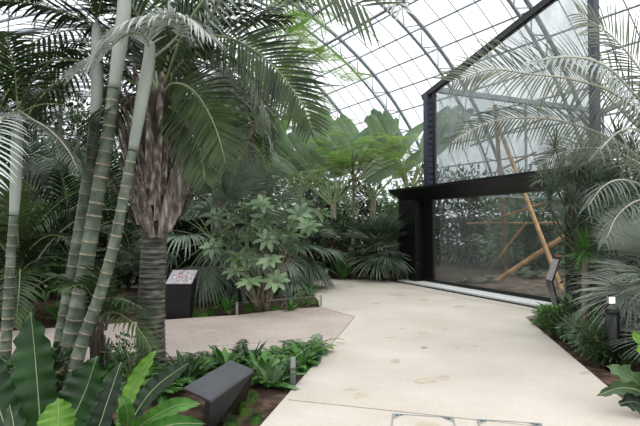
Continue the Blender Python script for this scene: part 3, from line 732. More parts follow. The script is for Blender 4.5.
for i, (pts, ll, n, W_, mt) in enumerate(GF): cfrond(tG, pts, ll, n+(10 if i in (0, 1, 12) else 0), W_, mt, 'rachis' if mt != 'palmgrey' else 'rachisg', up=V((0, -1, .35)) if i in (0, 1, 7, 12) else V((0, 0, 1)), tipL=.8 if i == 12 else .35, droop=.14 if i in (0, 1, 12) else .32, fwd=.75, vee=.15, r0=.02, segs=5)
cfrond(tG, [(162, 92, 6.0), (230, -10, 5.0), (300, -60, 4.4), (350, -38, 4.2), (385, -14, 4.1), (400, 8, 4.05)], .4, 56, .03, 'palmpale', 'rachisg', droop=.35, fwd=.6, vee=-.1, r0=.018, up=V((0, -1, .3)))
for (x0, y0, x1, y1, L_, W_) in [(165, 232, 180, 170, .8, .2), (168, 228, 188, 175, .7, .18), (160, 238, 172, 185, .8, .16), (148, 232, 132, 180, .7, .14), (152, 238, 142, 190, .7, .14), (170, 210, 184, 150, .8, .16)]:
    p, q = at(x0, y0, DG-.2), at(x1, y1, DG-.28); mb = MB(); mb.blade(p, q-p, V((.2, -1, .3)), L_, W_, -.03, 8, -.35, lambda t_: (.4+.6*min(1, t_*3))*(1-.45*t_), 0, wav=.012); mb.build('leaf_base', [M['boot']], tG, smooth=True)
# broad grey petioles / dry frond behind
for pts in ([(168, 100, 6.1), (200, 95, 6.2), (235, 60, 6.3), (262, 30, 6.4)], [(164, 100, 6.1), (190, 60, 6.3), (200, 20, 6.4)], [(150, 100, 6.1), (120, 60, 6.3), (80, 10, 6.5)]):
    cfrond(tG, pts, .5, 40, .035, 'palmgrey', 'rachisg', droop=.6, fwd=1.4, vee=-.6, r0=.022)

# ---- silver palm coming in from the right edge
bR = V((4.15, 5.3, 0)); tR = thing('silver_palm', 'large silvery feather palm at right, its arching fronds reaching over the glass enclosure', 'palm', bR)
mb = MB(); mb.tube([bR+V((0, 0, -.05)), bR+V((0, 0, .8)), bR+V((-.03, 0, 1.75))], [.22, .2, .18], 14); mb.build('trunk', M['fibre'], tR, smooth=True)
RF = [
 ([(700, 200, 5.3), (655, 132, 5.15), (618, 96, 5.0), (575, 80, 4.9), (530, 74, 4.8), (490, 70, 4.8), (455, 82, 4.8)], .9, 96, .019, 'silverdark', .25, .28),
 ([(700, 200, 5.3), (665, 130, 5.0), (635, 95, 4.6), (605, 66, 4.4), (570, 57, 4.3), (530, 62, 4.3)], .24, 50, .026, 'palmpale', -.3, 1.0),
 ([(700, 210, 5.3), (645, 162, 5.1), (605, 136, 5.0), (565, 122, 4.9), (530, 118, 4.8), (490, 122, 4.8), (452, 142, 4.8)], .5, 84, .018, 'silverdark', .0, .4),
 ([(700, 200, 5.3), (668, 120, 5.1), (640, 70, 5.0), (610, 35, 5.0), (580, 15, 5.0)], .8, 66, .02, 'silverdark', .15, .3),
 ([(700, 200, 5.3), (660, 150, 5.5), (620, 110, 5.8), (590, 80, 6.1), (555, 60, 6.3)], .85, 66, .022, 'silverdark', .3, .3),
 ([(700, 205, 5.3), (660, 150, 4.6), (638, 130, 4.2), (618, 132, 3.95), (600, 150, 3.8)], .5, 26, .015, 'palmgrey', -.1, .9),
 ([(700, 215, 5.3), (655, 192, 4.9), (625, 180, 4.6), (604, 186, 4.4), (588, 206, 4.3)], .45, 40, .014, 'palmgrey', .0, .8),
 ([(700, 225, 5.3), (665, 205, 4.9), (640, 200, 4.6), (618, 215, 4.4), (606, 240, 4.3)], .42, 34, .013, 'palmgrey', .0, .8),
 ([(700, 190, 5.3), (690, 110, 5.0), (680, 50, 5.0), (660, 10, 5.0)], .7, 54, .02, 'palmgrey', .15, .3),
 ([(700, 200, 5.4), (650, 170, 6.0), (610, 150, 6.4), (570, 150, 6.6), (540, 165, 6.7)], .55, 60, .018, 'silverdark', .15, .4),
]
for i, (pts, ll, n, W_, mt, ve, dr) in enumerate(RF): cfrond(tR, pts, ll*(.8 if i in (0, 2, 3) else 1), n, W_, mt, 'rachisg', up=V((0, -1, .45)) if i in (0, 1, 2, 3, 9) else V((0, 0, 1)), droop=dr, fwd=.8, vee=ve, r0=.02, segs=5, start=.18)

# ---- bird's nest ferns at the bottom left
def nestleaf(par, pts, W, mat, ph=0, wav=.06, nrm=None):
    """one broad wavy strap leaf through photograph points, facing the path"""
    P = resample(spline(px(pts), 8), 26); mb = MB(); N = 25; mid = []
    for i, p in enumerate(P):
        t = i/N; tan = (P[min(i+1, N)]-P[max(i-1, 0)]).normalized(); nr = (nrm or V((0, -1, .55))).normalized(); side = tan.cross(nr).normalized(); nn = side.cross(tan).normalized()
        wd = W*.5*((.3+.7*min(1, t*2.4)) if t < .6 else max(.015, 1-((t-.6)/.4)**2.9))
        if wav >= .07: wd *= 1+.24*math.sin(i*1.6+ph)
        wv = wav*math.sin(i*2.3+ph); row = []
        for j in range(7):
            x = (j-3)/3; row.append(p + side*(wd*x*(1+.04*math.sin(i*2.1+j))) + nn*(wd*.32*abs(x)**1.3 + wv*W*abs(x)**1.5*2.2))
        mb.v += row; mid.append(p+nn*.003)
    for i in range(N):
        for j in range(6): a = i*7+j; mb.face((a, a+1, a+8, a+7))
    mb.tube(mid, [.006*(1-.8*i/N)+.001 for i in range(N+1)], 5, mi=1)
    return mb.build('leaf', [M[mat], M['rachis']], par, smooth=True)
b = G(48, 470); tN = thing('nest_fern', "large bird's nest fern with tall dark wavy strap leaves, bottom left corner", 'fern', b); tN.location.z = 0
for pts, W_, mt in (([(42, 480, 3.35), (40, 420, 3.4), (36, 365, 3.45), (31, 312, 3.5)], .27, 'nest'), ([(50, 480, 3.3), (68, 430, 3.45), (86, 390, 3.55), (97, 356, 3.6)], .29, 'nest'),
        ([(30, 490, 3.2), (10, 440, 3.3), (-4, 395, 3.4), (-10, 350, 3.5)], .28, 'nest'), ([(52, 480, 3.3), (92, 440, 3.4), (108, 400, 3.5), (121, 362, 3.6)], .16, 'nest'),
        ([(40, 490, 3.2), (8, 460, 3.0), (14, 430, 3.0), (10, 405, 3.1)], .12, 'nest'),
        ([(56, 470, 3.0), (58, 445, 3.0), (59, 420, 3.05), (58, 398, 3.1)], .22, 'bright')): nestleaf(tN, pts, W_, mt, rv(0, 6))
b = G(118, 440); tN2 = thing('nest_fern', "bird's nest fern with one bright upright leaf, left of the dark tilted sign", 'fern', b)
for pts, W_, mt in (([(118, 440, 3.8), (125, 408, 3.9), (138, 378, 4.0), (156, 350, 4.05)], .12, 'bright'), ([(122, 440, 3.8), (138, 410, 3.9), (158, 385, 4.0), (190, 362, 4.1)], .14, 'nest'),
        ([(120, 440, 3.8), (105, 420, 3.8), (96, 408, 3.7), (84, 410, 3.5)], .12, 'nest'), ([(122, 440, 3.8), (150, 420, 3.7), (176, 406, 3.65), (200, 404, 3.6)], .12, 'fern'), ([(122, 446, 3.7), (152, 432, 3.5), (176, 424, 3.45), (206, 424, 3.4)], .12, 'fern'),
        ([(120, 440, 3.8), (128, 425, 3.6), (126, 405, 3.5), (118, 395, 3.5)], .13, 'fern')): nestleaf(tN2, pts, W_, mt, rv(0, 6), .06)
b = G(640, 430); tN3 = thing('lobed_leaf_plant', 'dark green plant with big lobed leaves at the bottom right, leaning over the path edge', 'plant', V((b.x+.25, b.y+.3, 0)))
for pts, W_, mt in (([(668, 425, 4.3), (650, 398, 4.3), (630, 378, 4.3), (606, 366, 4.3)], .16, 'broadl'), ([(668, 425, 4.3), (645, 395, 4.2), (622, 388, 4.15), (596, 396, 4.1)], .1, 'broad'), ([(668, 425, 4.3), (650, 412, 4.2), (635, 402, 4.2), (618, 404, 4.2)], .16, 'nest'),
        ([(668, 425, 4.3), (664, 390, 4.2), (650, 360, 4.2), (632, 330, 4.2)], .17, 'bright'), ([(668, 425, 4.3), (655, 400, 4.4), (636, 385, 4.5), (625, 368, 4.6)], .15, 'nest'), ([(668, 425, 4.3), (690, 390, 4.2), (710, 370, 4.2), (730, 370, 4.2)], .17, 'nest')): nestleaf(tN3, pts, W_, mt, rv(0, 6), .07)

# ---------------------------------------------------------------- SIGNS, POSTS AND WIRES
def sign_box(name, label, top, foot, thick=.02, mats=('panel', 'black'), back=None):
    """top = four corners of the reading panel (near-left, near-right, far-right, far-left); foot = matching two points on the ground"""
    c = sum(foot, V((0, 0, 0)))/len(foot); t = thing(name, label, 'sign', V((c.x, c.y, 0)))
    nl, nr_, fr, fl = top; nrm = (nr_-nl).cross(fl-nl).normalized(); 
    if nrm.z < 0: nrm = -nrm
    m_ = MB(); lo = [p-nrm*thick for p in top]; m_.poly(top); m_.poly(lo[::-1])
    for i in range(4): m_.quad(lo[i], lo[(i+1) % 4], top[(i+1) % 4], top[i])
    m_.build('panel', M[mats[0]], t)
    return t, nrm
# foreground lectern: panel corners read off the photograph
zl = .62
pA = at(183, 388, 4.3); pB = at(210, 400.5, 3.98); pC = at(253.5, 369.5, 4.5); pD = at(231, 360, 4.82)
gA = G(208, 434); gC = G(245, 404)
t, nr = sign_box('lectern_sign', 'dark steel lectern sign with blank grey slanted top among the foreground ferns', [pA, pB, pC, pD], [V((gA.x, gA.y, 0)), V((gC.x, gC.y, 0))])
m_ = MB(); pb = pB-nr*.02; pc = pC-nr*.02; off = (pA-pB)*.18; f1 = V((gA.x, gA.y, -.03)); f2 = V((gC.x, gC.y, -.03)); o2 = V((off.x, off.y, 0))
m_.quad(f1, f2, pc, pb); m_.quad(pb+off, pc+off, f2+o2, f1+o2); m_.quad(pb, pb+off, f1+o2, f1); m_.quad(f2, f2+o2, pc+off, pc); m_.quad(pb, pc, pc+off, pb+off)
m_.build('stand', M['black'], t)
# map lectern behind the shaggy palm
def boxsign(label, pl, pr, ybase, D, h, dtop, pr_print=True, mats='panelpale'):
    a, b_ = at(pl, ybase, D), at(pr, ybase, D); a.z = b_.z = 0; c = (a+b_)/2; t = thing('lectern_sign', label, 'sign', c)
    w2 = (b_-a).length/2; 
    m_ = MB(); P = [(-w2*.92, 0, -.03), (w2*.8, 0, -.03), (w2, 0, h), (-w2, 0, h)]; Q = [(x, y+.22, z) for x, y, z in P]; Q[2] = (w2, .42, h+.06); Q[3] = (-w2, .42, h+.06)
    v = [c+V(p) for p in P]+[c+V(p) for p in Q]; k = len(m_.v); m_.v += v
    for f in ((0, 1, 2, 3), (5, 4, 7, 6), (1, 5, 6, 2), (4, 0, 3, 7), (3, 2, 6, 7)): m_.face(f)
    m_.build('stand', M['black'], t)
    p0 = c+V((-w2, -.015, h)); X = V((2*w2, 0, 0)); Y = V((0, .44, dtop)); m_ = MB(); n_ = V((0, -dtop, .44)).normalized()*.012
    m_.poly([p0+n_, p0+X+n_, p0+X+Y+n_, p0+Y+n_]); m_.poly([p0+Y, p0+X+Y, p0+X, p0]); 
    for q1, q2 in ((p0, p0+X), (p0+X, p0+X+Y), (p0+X+Y, p0+Y), (p0+Y, p0)): m_.quad(q1, q2, q2+n_, q1+n_)
    m_.build('panel', M[mats], t)
    if pr_print:
        for i in range(26):
            m_ = MB(); u, v_ = rv(.08, .9), rv(.15, .8); q = p0+X*u+Y*v_+n_*1.15; m_.poly([q, q+X*rv(.03, .07), q+X*.05+Y*rv(.05, .12), q+Y*rv(.05, .1)]); m_.build('map_patch', M[R.choice(['maroon', 'ink', 'white', 'orange', 'maroon'])], t)
    return t
boxsign('black lectern sign topped by a pale illustrated panel, behind the shaggy palm trunk', 165.5, 191.5, 318, 8.8, .6, .2)
def panelsign(label, pts4, thick, face, stand_pts=None):
    pass
# small pale sign far back
c = at(321, 279, 15.2); c.z = 0; t = thing('small_sign', 'small grey-topped plant sign on black foot beyond the far path edge', 'sign', c)
m_ = MB(); m_.box(c+V((0, 0, .08)), (.34, .2, .2)); m_.build('foot', M['black'], t)
m_ = MB(); m_.box(c+V((0, -.05, .25)), (.4, .02, .17), rot=Matrix.Rotation(-.5, 3, 'X')); m_.build('panel', M['panelpale'], t)
m_ = MB()
for i in range(3): m_.box(c+V((-.02, -.066+.012*i, .22+.035*i)), (.22-.04*i, .006, .008), rot=Matrix.Rotation(-.5, 3, 'X'))
m_.build('print_line', M['ink'], t)
# edge-on slanted sign by the enclosure
c = at(561, 314, 9.2); c.z = 0; t = thing('slanted_sign', 'thin black sign seen edge-on with orange corner, at the right end of the enclosure sill', 'sign', c)
Ys = 9.2; q0 = at(561.5, 313, Ys); q0.z = -.02; q1 = at(552.5, 282, Ys); q2 = at(561, 257, Ys); dep = V((.1, .66, 0))
m_ = MB()
wd = V((.018, 0, 0)); back = dep*.55
for o_ in (V((0, 0, 0)), ):
    a_, b2_ = q0+o_, q1+o_; m_.v += [a_-wd, a_+wd, b2_+wd, b2_-wd, a_-wd+back, a_+wd+back, b2_+wd+back, b2_-wd+back]
    for f in ((0, 1, 2, 3), (7, 6, 5, 4), (0, 4, 5, 1), (1, 5, 6, 2), (2, 6, 7, 3), (3, 7, 4, 0)): m_.face(f)
m_.build('stand', M['black'], t)
m_ = MB(); wd = V((.016, 0, .004)); a_, b2_ = q1, q2; m_.v += [a_-wd, a_+wd, b2_+wd, b2_-wd, a_-wd+back, a_+wd+back, b2_+wd+back, b2_-wd+back]
for f in ((0, 1, 2, 3), (7, 6, 5, 4), (0, 4, 5, 1), (1, 5, 6, 2), (2, 6, 7, 3), (3, 7, 4, 0)): m_.face(f)
pan = m_.build('panel', M['black'], t)
m_ = MB(); n_ = V((-.021, -.004, .006)); 
m_.quad(a_.lerp(b2_, .03)+n_, a_.lerp(b2_, .03)+n_+back, a_.lerp(b2_, .88)+n_+back, a_.lerp(b2_, .88)+n_); m_.build('printed_face', M['panelpale'], t)
m_ = MB(); m_.box(b2_+V((0, .1, .015)), (.05, .1, .03)); m_.build('orange_corner', M['orange'], t)
# low posts and wires
def post(px_, py, top, label, wd=.03, slim=False, group=None):
    b = G(px_, py); h = at(px_, top, b.y).z; t = thing('wire_post', label, 'post', b, group)
    m_ = MB(); m_.box(b+V((0, 0, h/2-.03)), (wd, wd*.55, h+.06)); m_.build('bar', M['greymetal'], t)
    m_ = MB(); m_.tube([b+V((0, -.02, h-.03)), b+V((0, .02, h-.03))], .006, 8); m_.build('bolt', M['steel'], t)
    return b+V((0, 0, h-.015))
w1 = post(293, 384, 357, 'short flat grey post holding the bed wire, right of the tilted sign', .05)
w2 = post(321, 352, 335, 'short grey post at the tip of the fern bed where both paths meet', .045)
w3 = post(214, 362, 345, 'short grey post behind the tilted sign, at the pink path edge', .04)
w4 = post(237, 316, 302, 'short grey post across the pink path, before the island bed', .04)
w5 = post(321, 307, 295, 'short grey post at the right tip of the island bed', .04)
def wire(a, b_, label):
    m_ = MB(); m_.tube([a, a.lerp(b_, .5)+V((0, 0, -.008)), b_], .003, 5); tag(m_.build('bed_wire', M['greymetal'], origin=a), label, 'wire')
wire(w1, w2, 'thin wire strung along the concrete path edge of the fern bed')
wire(w3, w2, 'thin wire strung along the pink path edge of the fern bed')
wire(w4, w5, 'thin wire strung low in front of the island bed')
# stake light / label on right, posts
b = G(612, 362); t = thing('stake_lamp', 'slim white stake with small lit square head in the right bed', 'lamp', b)
hz_ = at(611, 300, b.y); m_ = MB(); m_.tube([b+V((0, 0, -.03)), V((b.x, b.y, hz_.z-.06))], .012, 8); m_.build('stake', M['steel'], t)
m_ = MB(); m_.box(hz_, (.085, .04, .09)); m_.build('housing', M['greymetal'], t)
lm, ln, lb = newmat('lit_diffuser'); lb.inputs['Emission Color'].default_value = (1, .93, .85, 1); lb.inputs['Emission Strength'].default_value = 1.2
m_ = MB(); m_.box(hz_+V((0, -.023, 0)), (.065, .008, .07)); m_.build('diffuser', lm, t)
b = G(598, 352); t = thing('plant_label', 'slim pale plant label stake left of the black bollard in the right bed', 'label', b)
m_ = MB(); m_.box(b+V((0, 0, .16)), (.028, .006, .38)); m_.build('stake', M['greymetal'], t)
b = G(613, 372) + V((.12, .2, 0)); t = thing('bollard', 'black cylindrical bollard in the shade of the right bed', 'bollard', b)
m_ = MB(); m_.tube([b+V((0, 0, -.05)), b+V((0, 0, .62))], .075, 18); m_.build('post', M['black'], t, smooth=True)
m_ = MB(); m_.tube([b+V((0, 0, .62)), b+V((0, 0, .66))], [.08, .07], 18); m_.build('cap', M['blackm'], t)
# fallen leaf on the path
c = G(425, 350); m_ = MB()
for i, (dx_, dy_) in enumerate(((0, 0), )):
    m_.blade(c+V((-.05, 0, .024)), V((1, .15, .5)), V((0, 0, 1)), .12, .03, .9, 5, .3)
tag(m_.build('fallen_leaf', M['broad'], origin=c), 'small curled green leaf fallen on the concrete path', 'leaf')
# ================================================================ THE PLANTING BEHIND
def gp(x, D): return V(((x-320)/FPX*D*cp, D, 0))
def gy(x, y): return G(x, y)
def dome(mb, b, rx, ry, h):
    k = len(mb.v); mb.v.append(b+V((0, 0, h)))
    for q, z in ((.55, .8), (1, -.04)):
        for i in range(12): mb.v.append(b+V((math.cos(i*PI/6)*rx*q, math.sin(i*PI/6)*ry*q, h*z if z > 0 else -.04)))
    for i in range(12):
        j = (i+1) % 12; mb.face((k, k+1+i, k+1+j)); mb.face((k+1+i, k+13+i, k+13+j, k+1+j))
# big silver fan palms in the island bed
fs = fan_set('isl', 'fan', .85, 30, 2.9, .75, .045, .5, .55)
fan_palm('fan_palm', 'large blue-green fan palm behind the map lectern, old leaves hanging in a skirt', gp(212, 11.4), 1.3, fs, 34, lo=-1.1, hi=1.4, tr=.16, s=1.35)
fan_palm('fan_palm', 'fan palm with drooping leaf skirt behind the whorled shrub', gp(284, 12.8), 1.0, fs, 30, lo=-1.0, hi=1.4, tr=.15, s=1.12)
fan_palm('fan_palm', 'stiff grey-green fan palm left of the black enclosure jamb', gp(379, 15.4), .9, fan_set('jamb', 'fan', 1.0, 26, 2.2, .35, .05, .5, .2), 20, lo=-.25, hi=1.5, tr=.1, s=1.3, face=True)
fan_palm('fan_palm', 'fan palm rising above the pinkish lectern, its leaves crossing the shaggy palm fronds', gp(240, 13.8), 1.7, fs, 26, lo=-.7, hi=1.4, tr=.12, s=1.5)
# silver fan palms at the right edge
fg = fan_set('sil', 'fangrey', .62, 44, 4.2, .3, .018, .35, .25, cup=.5)
fan_palm('fan_palm', 'silvery blue fan palm with fine radiating leaves, right edge above the bollard', V((4.15, 6.4, 0)), 1.05, fg, 28, lo=-.6, hi=1.3, tr=.12, s=1.3, face=True)
fan_palm('fan_palm', 'lower silvery fan palm at the right edge behind the big-leaved plant', V((4.0, 5.75, 0)), .45, fg, 18, lo=-.1, hi=1.2, tr=.1, s=1.05, face=True)
# whorled umbrella shrub
wm = [whorl_mesh('broadl', 8, .2, .085) for _ in range(2)]+[whorl_mesh('broad', 8, .2, .07) for _ in range(2)]
b = gp(262, 9.6); t = thing('umbrella_shrub', 'open shrub with whorls of pale-green leaves in the island bed', 'shrub', b)
for (x, y, d) in [(228, 222, 9.2), (252, 226, 9.1), (233, 243, 9.3), (268, 240, 9.1), (290, 222, 9.2), (300, 215, 9.3), (285, 236, 9.0), (270, 262, 8.9), (250, 284, 8.8), (215, 218, 9.6), (262, 205, 9.8), (280, 204, 9.8), (245, 208, 9.7), (308, 228, 9.6), (222, 236, 9.4), (256, 262, 9.3), (296, 245, 9.5), (240, 258, 9.0), (276, 282, 8.9), (212, 248, 9.5), (303, 205, 9.8), (236, 272, 9.2), (264, 224, 9.6), (246, 240, 9.7), (320, 214, 9.9)]:
    p = at(x, y, d); mb = MB(); mb.tube(spline([b+V((rv(-.1, .1), rv(-.1, .1), 0)), b.lerp(p, .5)+V((rv(-.06, .06), 0, -.08)), p], 4), [.014, .013, .012, .011, .01, .009, .008, .006, .005], 5); st = mb.build('stem', M['wood'], t, smooth=True)
    child(wm[R.randrange(4)], 'leaf_whorl', t, p-b, Quaternion((1, 0, 0), rv(.3, .8)) @ qz(rv(0, 6), rv(-.2, .2)), rv(1.0, 1.45))
# feathery light green tree with pale reddish trunk
bl = [bipinnate('feather') for _ in range(3)]
def feathery(label, base, trunk, tips, s=1.0, seed=0):
    t = thing('feathery_tree', label, 'tree', base); mb = MB(); P = spline(trunk, 6); n = len(P)
    mb.tube(P, [.062*(1-.6*i/n)*(1.12 if i % 6 == 0 else 1) for i in range(n)], 10); mb.build('trunk', M['wood'], t, smooth=True)
    for p in tips:
        s0 = P[int(n*rv(.6, .99))-1]; mb = MB(); Q = spline([s0, s0.lerp(p, .5)+V((0, 0, .12)), p], 5); mb.tube(Q, [.022*(1-.7*i/len(Q)) for i in range(len(Q))], 5); mb.build('branch', M['wood'], t, smooth=True)
        a = rv(0, 6)
        for k in range(5):
            child(bl[k % 3], 'feathery_leaf', t, Q[-1-R.randrange(5)]-V(base), qz(a, rv(-.35, .4)), s*rv(.75, 1.15)); a += 2.4
    return t
b = gp(353, 15.6)
feathery('light green feathery-leaved tree with slender trunk left of the fan palm by the jamb', b, [b+V((0, 0, -.05)), at(353, 240, 15.6), at(354, 200, 15.6), at(353, 168, 15.6), at(352, 150, 15.6)],
    [at(*q) for q in [(310, 158, 15), (330, 145, 15), (352, 140, 14.8), (375, 136, 15), (398, 142, 15.2), (410, 158, 15.5), (322, 172, 14.5), (345, 165, 14.4), (385, 165, 14.6), (404, 180, 15.2), (300, 175, 15.5), (338, 182, 14.6), (395, 140, 16), (365, 152, 14.2), (415, 135, 16)]], 1.25)
for i, (x, y) in enumerate([(353, 226), (353, 240), (352, 250)]):
    pass
b = gp(212, 12.0)
feathery('taller feathery-leaved tree whose airy sprays show against the roof, top centre', b, [b+V((0, 0, -.05)), at(216, 225, 12), at(232, 180, 12), at(252, 130, 12), at(268, 95, 11.8), at(300, 40, 11.6)],
    [at(*q) for q in [(312, 20, 11), (325, 50, 11), (300, 60, 10.8), (285, 35, 11), (335, 68, 11.4), (300, 5, 11.2), (318, 78, 11), (345, 85, 11.5), (280, 80, 11), (290, 110, 11), (322, 120, 11.4), (300, 95, 12), (270, 20, 11.6), (275, 120, 12), (335, 132, 12.5)]], 1.15)
# bird of paradise clumps
pm = [paddle_mesh('banana', 1.55, .42, 1.5, rv(.1, .6)) for _ in range(4)]
def strel(label, base, hgt, n, s, spread=.9, a0=0.2, group=None):
    t = thing('bird_of_paradise', label, 'plant', base)
    mb = MB(); mb.tube([V(base)+V((0, 0, -.05)), V(base)+V((.05, 0, hgt))], [.14, .1], 10); mb.build('trunk', M['wood'], t, smooth=True)
    for i in range(n):
        u = (i/(n-1)-.5)*2; ang = (0 if u > 0 else PI)+rv(-.6, .6)+a0; 
        child(pm[i % 4], 'paddle_leaf', t, (0, 0, hgt-.1), Quaternion((0, 0, 1), ang) @ Quaternion((0, 1, 0), abs(u)*spread-.12), s*rv(.85, 1.1))
    return t
strel('bird of paradise plant with upright paddle leaves just left of the enclosure corner post', gp(410, 17.2), 2.7, 13, 1.15, .35)
strel('bird of paradise plant with paddle leaves bending left, beside the upright-leaved one', gp(372, 18.0), 2.6, 11, 1.15, .7)
strel('bird of paradise plant with broad leaves against the roof, centre', gp(332, 17.5), 2.4, 13, 1.1, .75)
strel('tallest bird of paradise plant behind the shaggy palm fronds', gp(298, 18.5), 2.8, 12, 1.2, .8)
strel('bird of paradise plant partly hidden behind the feathery trees', gp(262, 19), 3.0, 12, 1.2, .9)
# ---- under the trees along the far bed
strap_rosette('nest_fern', 'bright green rosette fern beside the small far sign', gp(342, 15.3), 18, .75, .13, 'fern', (1.4, .5), .35, .02)
strap_rosette('nest_fern', 'low broad-leaved fern at the foot of the jamb fan palm', gp(378, 14.8), 10, .4, .15, 'nest', (1.2, .3), .3, .02)
bush('trailing_shrub', 'small-leaved shrub trailing down beside the black jamb', gp(395, 15.0), (.28, .3, .75), 420, .07, .05, 'broadl', stems=6)
strap_rosette('strappy_plant', 'grassy strap-leaved clump at the island bed tip', G(292, 303), 40, .48, .024, 'fan', (1.5, .2), .6, 0, 5, .4, midrib=False)
strap_rosette('strappy_plant', 'second grassy clump left of the island bed tip', G(270, 300), 30, .42, .022, 'fan', (1.5, .2), .6, 0, 5, .4, midrib=False)
strap_rosette('bright_leaf_plant', 'bright green broad-leaved rosette behind the near island bed post', G(226, 312), 12, .42, .11, 'fern', (1.3, .4), .3, .01)
strap_rosette('bright_leaf_plant', 'small light green rosette right of the island wire', G(291, 311), 10, .26, .08, 'fern', (1.3, .4), .3, .01)
bush('low_shrub', 'fine-leaved low shrub at the right tip of the island bed', G(308, 304), (.26, .26, .2), 420, .07, .016, 'fern', stems=4)
for i, (x, y, r) in enumerate([(190, 315, .2), (202, 316, .15), (250, 310, .16), (262, 310, .18), (275, 311, .15), (180, 318, .12), (213, 314, .12)]):
    b = G(x, y-1); m_ = MB(); dome(m_, b, r*.8, r*.6, .05); leafcloud(m_, b+V((0, 0, .03)), (r, r*.8, .09), 700, .035, .016, .2, 1, 1, .1); o = m_.build('moss_mound', [M['moss']], origin=b, smooth=True); tag(o, 'low bright green mossy mound in the island bed', 'moss', 'moss mounds in the island bed')
# ---- fern bed between the two paths
k = 0
ferns = [(318, 352, .3), (306, 355, .38), (296, 353, .34), (286, 357, .36), (275, 358, .34), (268, 366, .36), (280, 370, .38), (262, 374, .34), (273, 384, .26), (285, 380, .26), (252, 362, .32), (240, 360, .3), (228, 362, .34), (216, 366, .36), (204, 366, .34), (192, 368, .36), (180, 372, .36), (168, 374, .36), (200, 376, .36), (186, 380, .34), (173, 388, .36), (140, 368, .36), (128, 372, .4), (116, 376, .38), (134, 384, .4), (150, 380, .34), (160, 396, .34), (300, 366, .26), (310, 362, .22), (246, 376, .3), (110, 364, .3), (122, 364, .34)]
for i, (x, y, L) in enumerate(ferns):
    fern('bed_fern', 'small arching green fern in the bed between the pink and concrete paths', G(x, y), 12, round(L*.9, 1) if L > .3 else L, R.choice(['fern', 'nest', 'fern']), .07+.03*R.random(), 'ferns in the bed between the paths')
fern('tall_spiky_fern', 'taller fern at the right tip of the fern bed by the post', G(308, 358), 16, .5, 'fern', .06)
strap_rosette('bright_leaf_plant', 'grey-green broad-leaved plant left of the flat post in the fern bed', G(272, 386), 12, .36, .09, 'broadl', (1.2, .3), .3, .03)
bush('low_shrub', 'dark small-leaved shrub behind the bright upright leaf', G(128, 378), (.28, .25, .26), 500, .05, .02, 'fern')
bush('low_shrub', 'pale-leaved low shrub at the foot of the leftmost trunk', G(30, 384), (.3, .25, .2), 300, .08, .06, 'fern')
bush('low_shrub', 'green low shrub between the bird\'s nest leaves and the ringed trunks', G(50, 388), (.3, .25, .22), 340, .07, .05, 'broad')
for i, (x, y, r) in enumerate([(232, 424, .09), (256, 418, .1), (244, 410, .07), (252, 398, .06)]):
    b = G(x, y); m_ = MB(); dome(m_, b, r*.7, r*.7, .02); leafcloud(m_, b+V((0, 0, .02)), (r, r, .05), 500, .024, .01, .2, 1, 1, .1); tag(m_.build('moss_mound', [M['moss']], origin=b, smooth=True), 'small mossy mound on the soil in front of the dark tilted sign', 'moss', 'moss mounds by the tilted sign')
# ---- right bed
for i, (x, y, r, m_, lab) in enumerate([(545, 326, .22, 'fern', 'low green ground cover nearest the enclosure corner, right bed'), (560, 335, .25, 'broad', 'small-leaved ground cover in the right bed beside the sign foot'), (578, 342, .26, 'broadl', 'grey-green ground cover in the middle of the right bed'),
        (592, 352, .28, 'broadl', 'fine grey ground cover in front of the pale label stake'), (606, 362, .26, 'broad', 'dark ground cover before the bollard'), (628, 352, .3, 'broadl', 'grey ground cover at the right edge behind the bollard'), (570, 325, .25, 'broad', 'ground cover between the slanted sign and the dark shrubs')]):
    bush('ground_cover', lab, G(x+5, y+1), (r*1.25, r*1.2, r*.85), 1100, .07, .022, m_, stems=6, cat='ground cover')
strap_rosette('broad_leaf_plant', 'dark broad-leaved plant right of the edge-on sign', G(575, 320), 16, .55, .15, 'broad', (1.35, .5), .35, .02)
strap_rosette('broad_leaf_plant', 'second dark broad-leaved plant in front of the yucca', G(594, 326), 14, .5, .13, 'broad', (1.3, .4), .35, .02)
strap_rosette('broad_leaf_plant', 'pale-edged leafy plant spilling over the sill end', G(553, 316), 9, .34, .1, 'fern', (1.0, .1), .3, .02)
# spiky dracaenas on crooked stems at right
sm = [spiky_mesh('spike', 60, .30, .02) for _ in range(2)] + [spiky_mesh('fan', 60, .30, .022) for _ in range(2)]
b = V((4.3, 7.3, 0)); t = thing('dracaena', 'tangle of crooked-stemmed dracaena with many spiky heads, right of the enclosure', 'shrub', b)
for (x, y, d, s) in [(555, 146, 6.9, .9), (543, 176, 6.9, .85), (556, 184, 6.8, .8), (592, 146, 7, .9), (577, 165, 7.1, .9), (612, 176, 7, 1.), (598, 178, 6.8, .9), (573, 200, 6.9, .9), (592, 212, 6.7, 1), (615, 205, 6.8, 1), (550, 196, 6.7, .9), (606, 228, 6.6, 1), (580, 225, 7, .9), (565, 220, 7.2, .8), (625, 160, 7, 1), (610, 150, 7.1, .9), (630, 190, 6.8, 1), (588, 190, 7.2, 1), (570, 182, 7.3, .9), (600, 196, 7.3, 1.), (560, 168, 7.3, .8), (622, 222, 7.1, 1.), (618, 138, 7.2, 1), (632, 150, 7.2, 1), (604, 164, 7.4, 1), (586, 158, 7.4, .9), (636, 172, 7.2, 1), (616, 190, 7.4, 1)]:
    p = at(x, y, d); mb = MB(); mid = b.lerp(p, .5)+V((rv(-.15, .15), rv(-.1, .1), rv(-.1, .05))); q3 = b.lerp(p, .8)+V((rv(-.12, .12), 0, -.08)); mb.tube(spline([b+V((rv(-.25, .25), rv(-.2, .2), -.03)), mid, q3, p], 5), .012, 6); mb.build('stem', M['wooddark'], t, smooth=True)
    child(sm[R.randrange(4)], 'leaf_head', t, p-b, qz(rv(0, 6), rv(-.3, .3)), s*1.25)
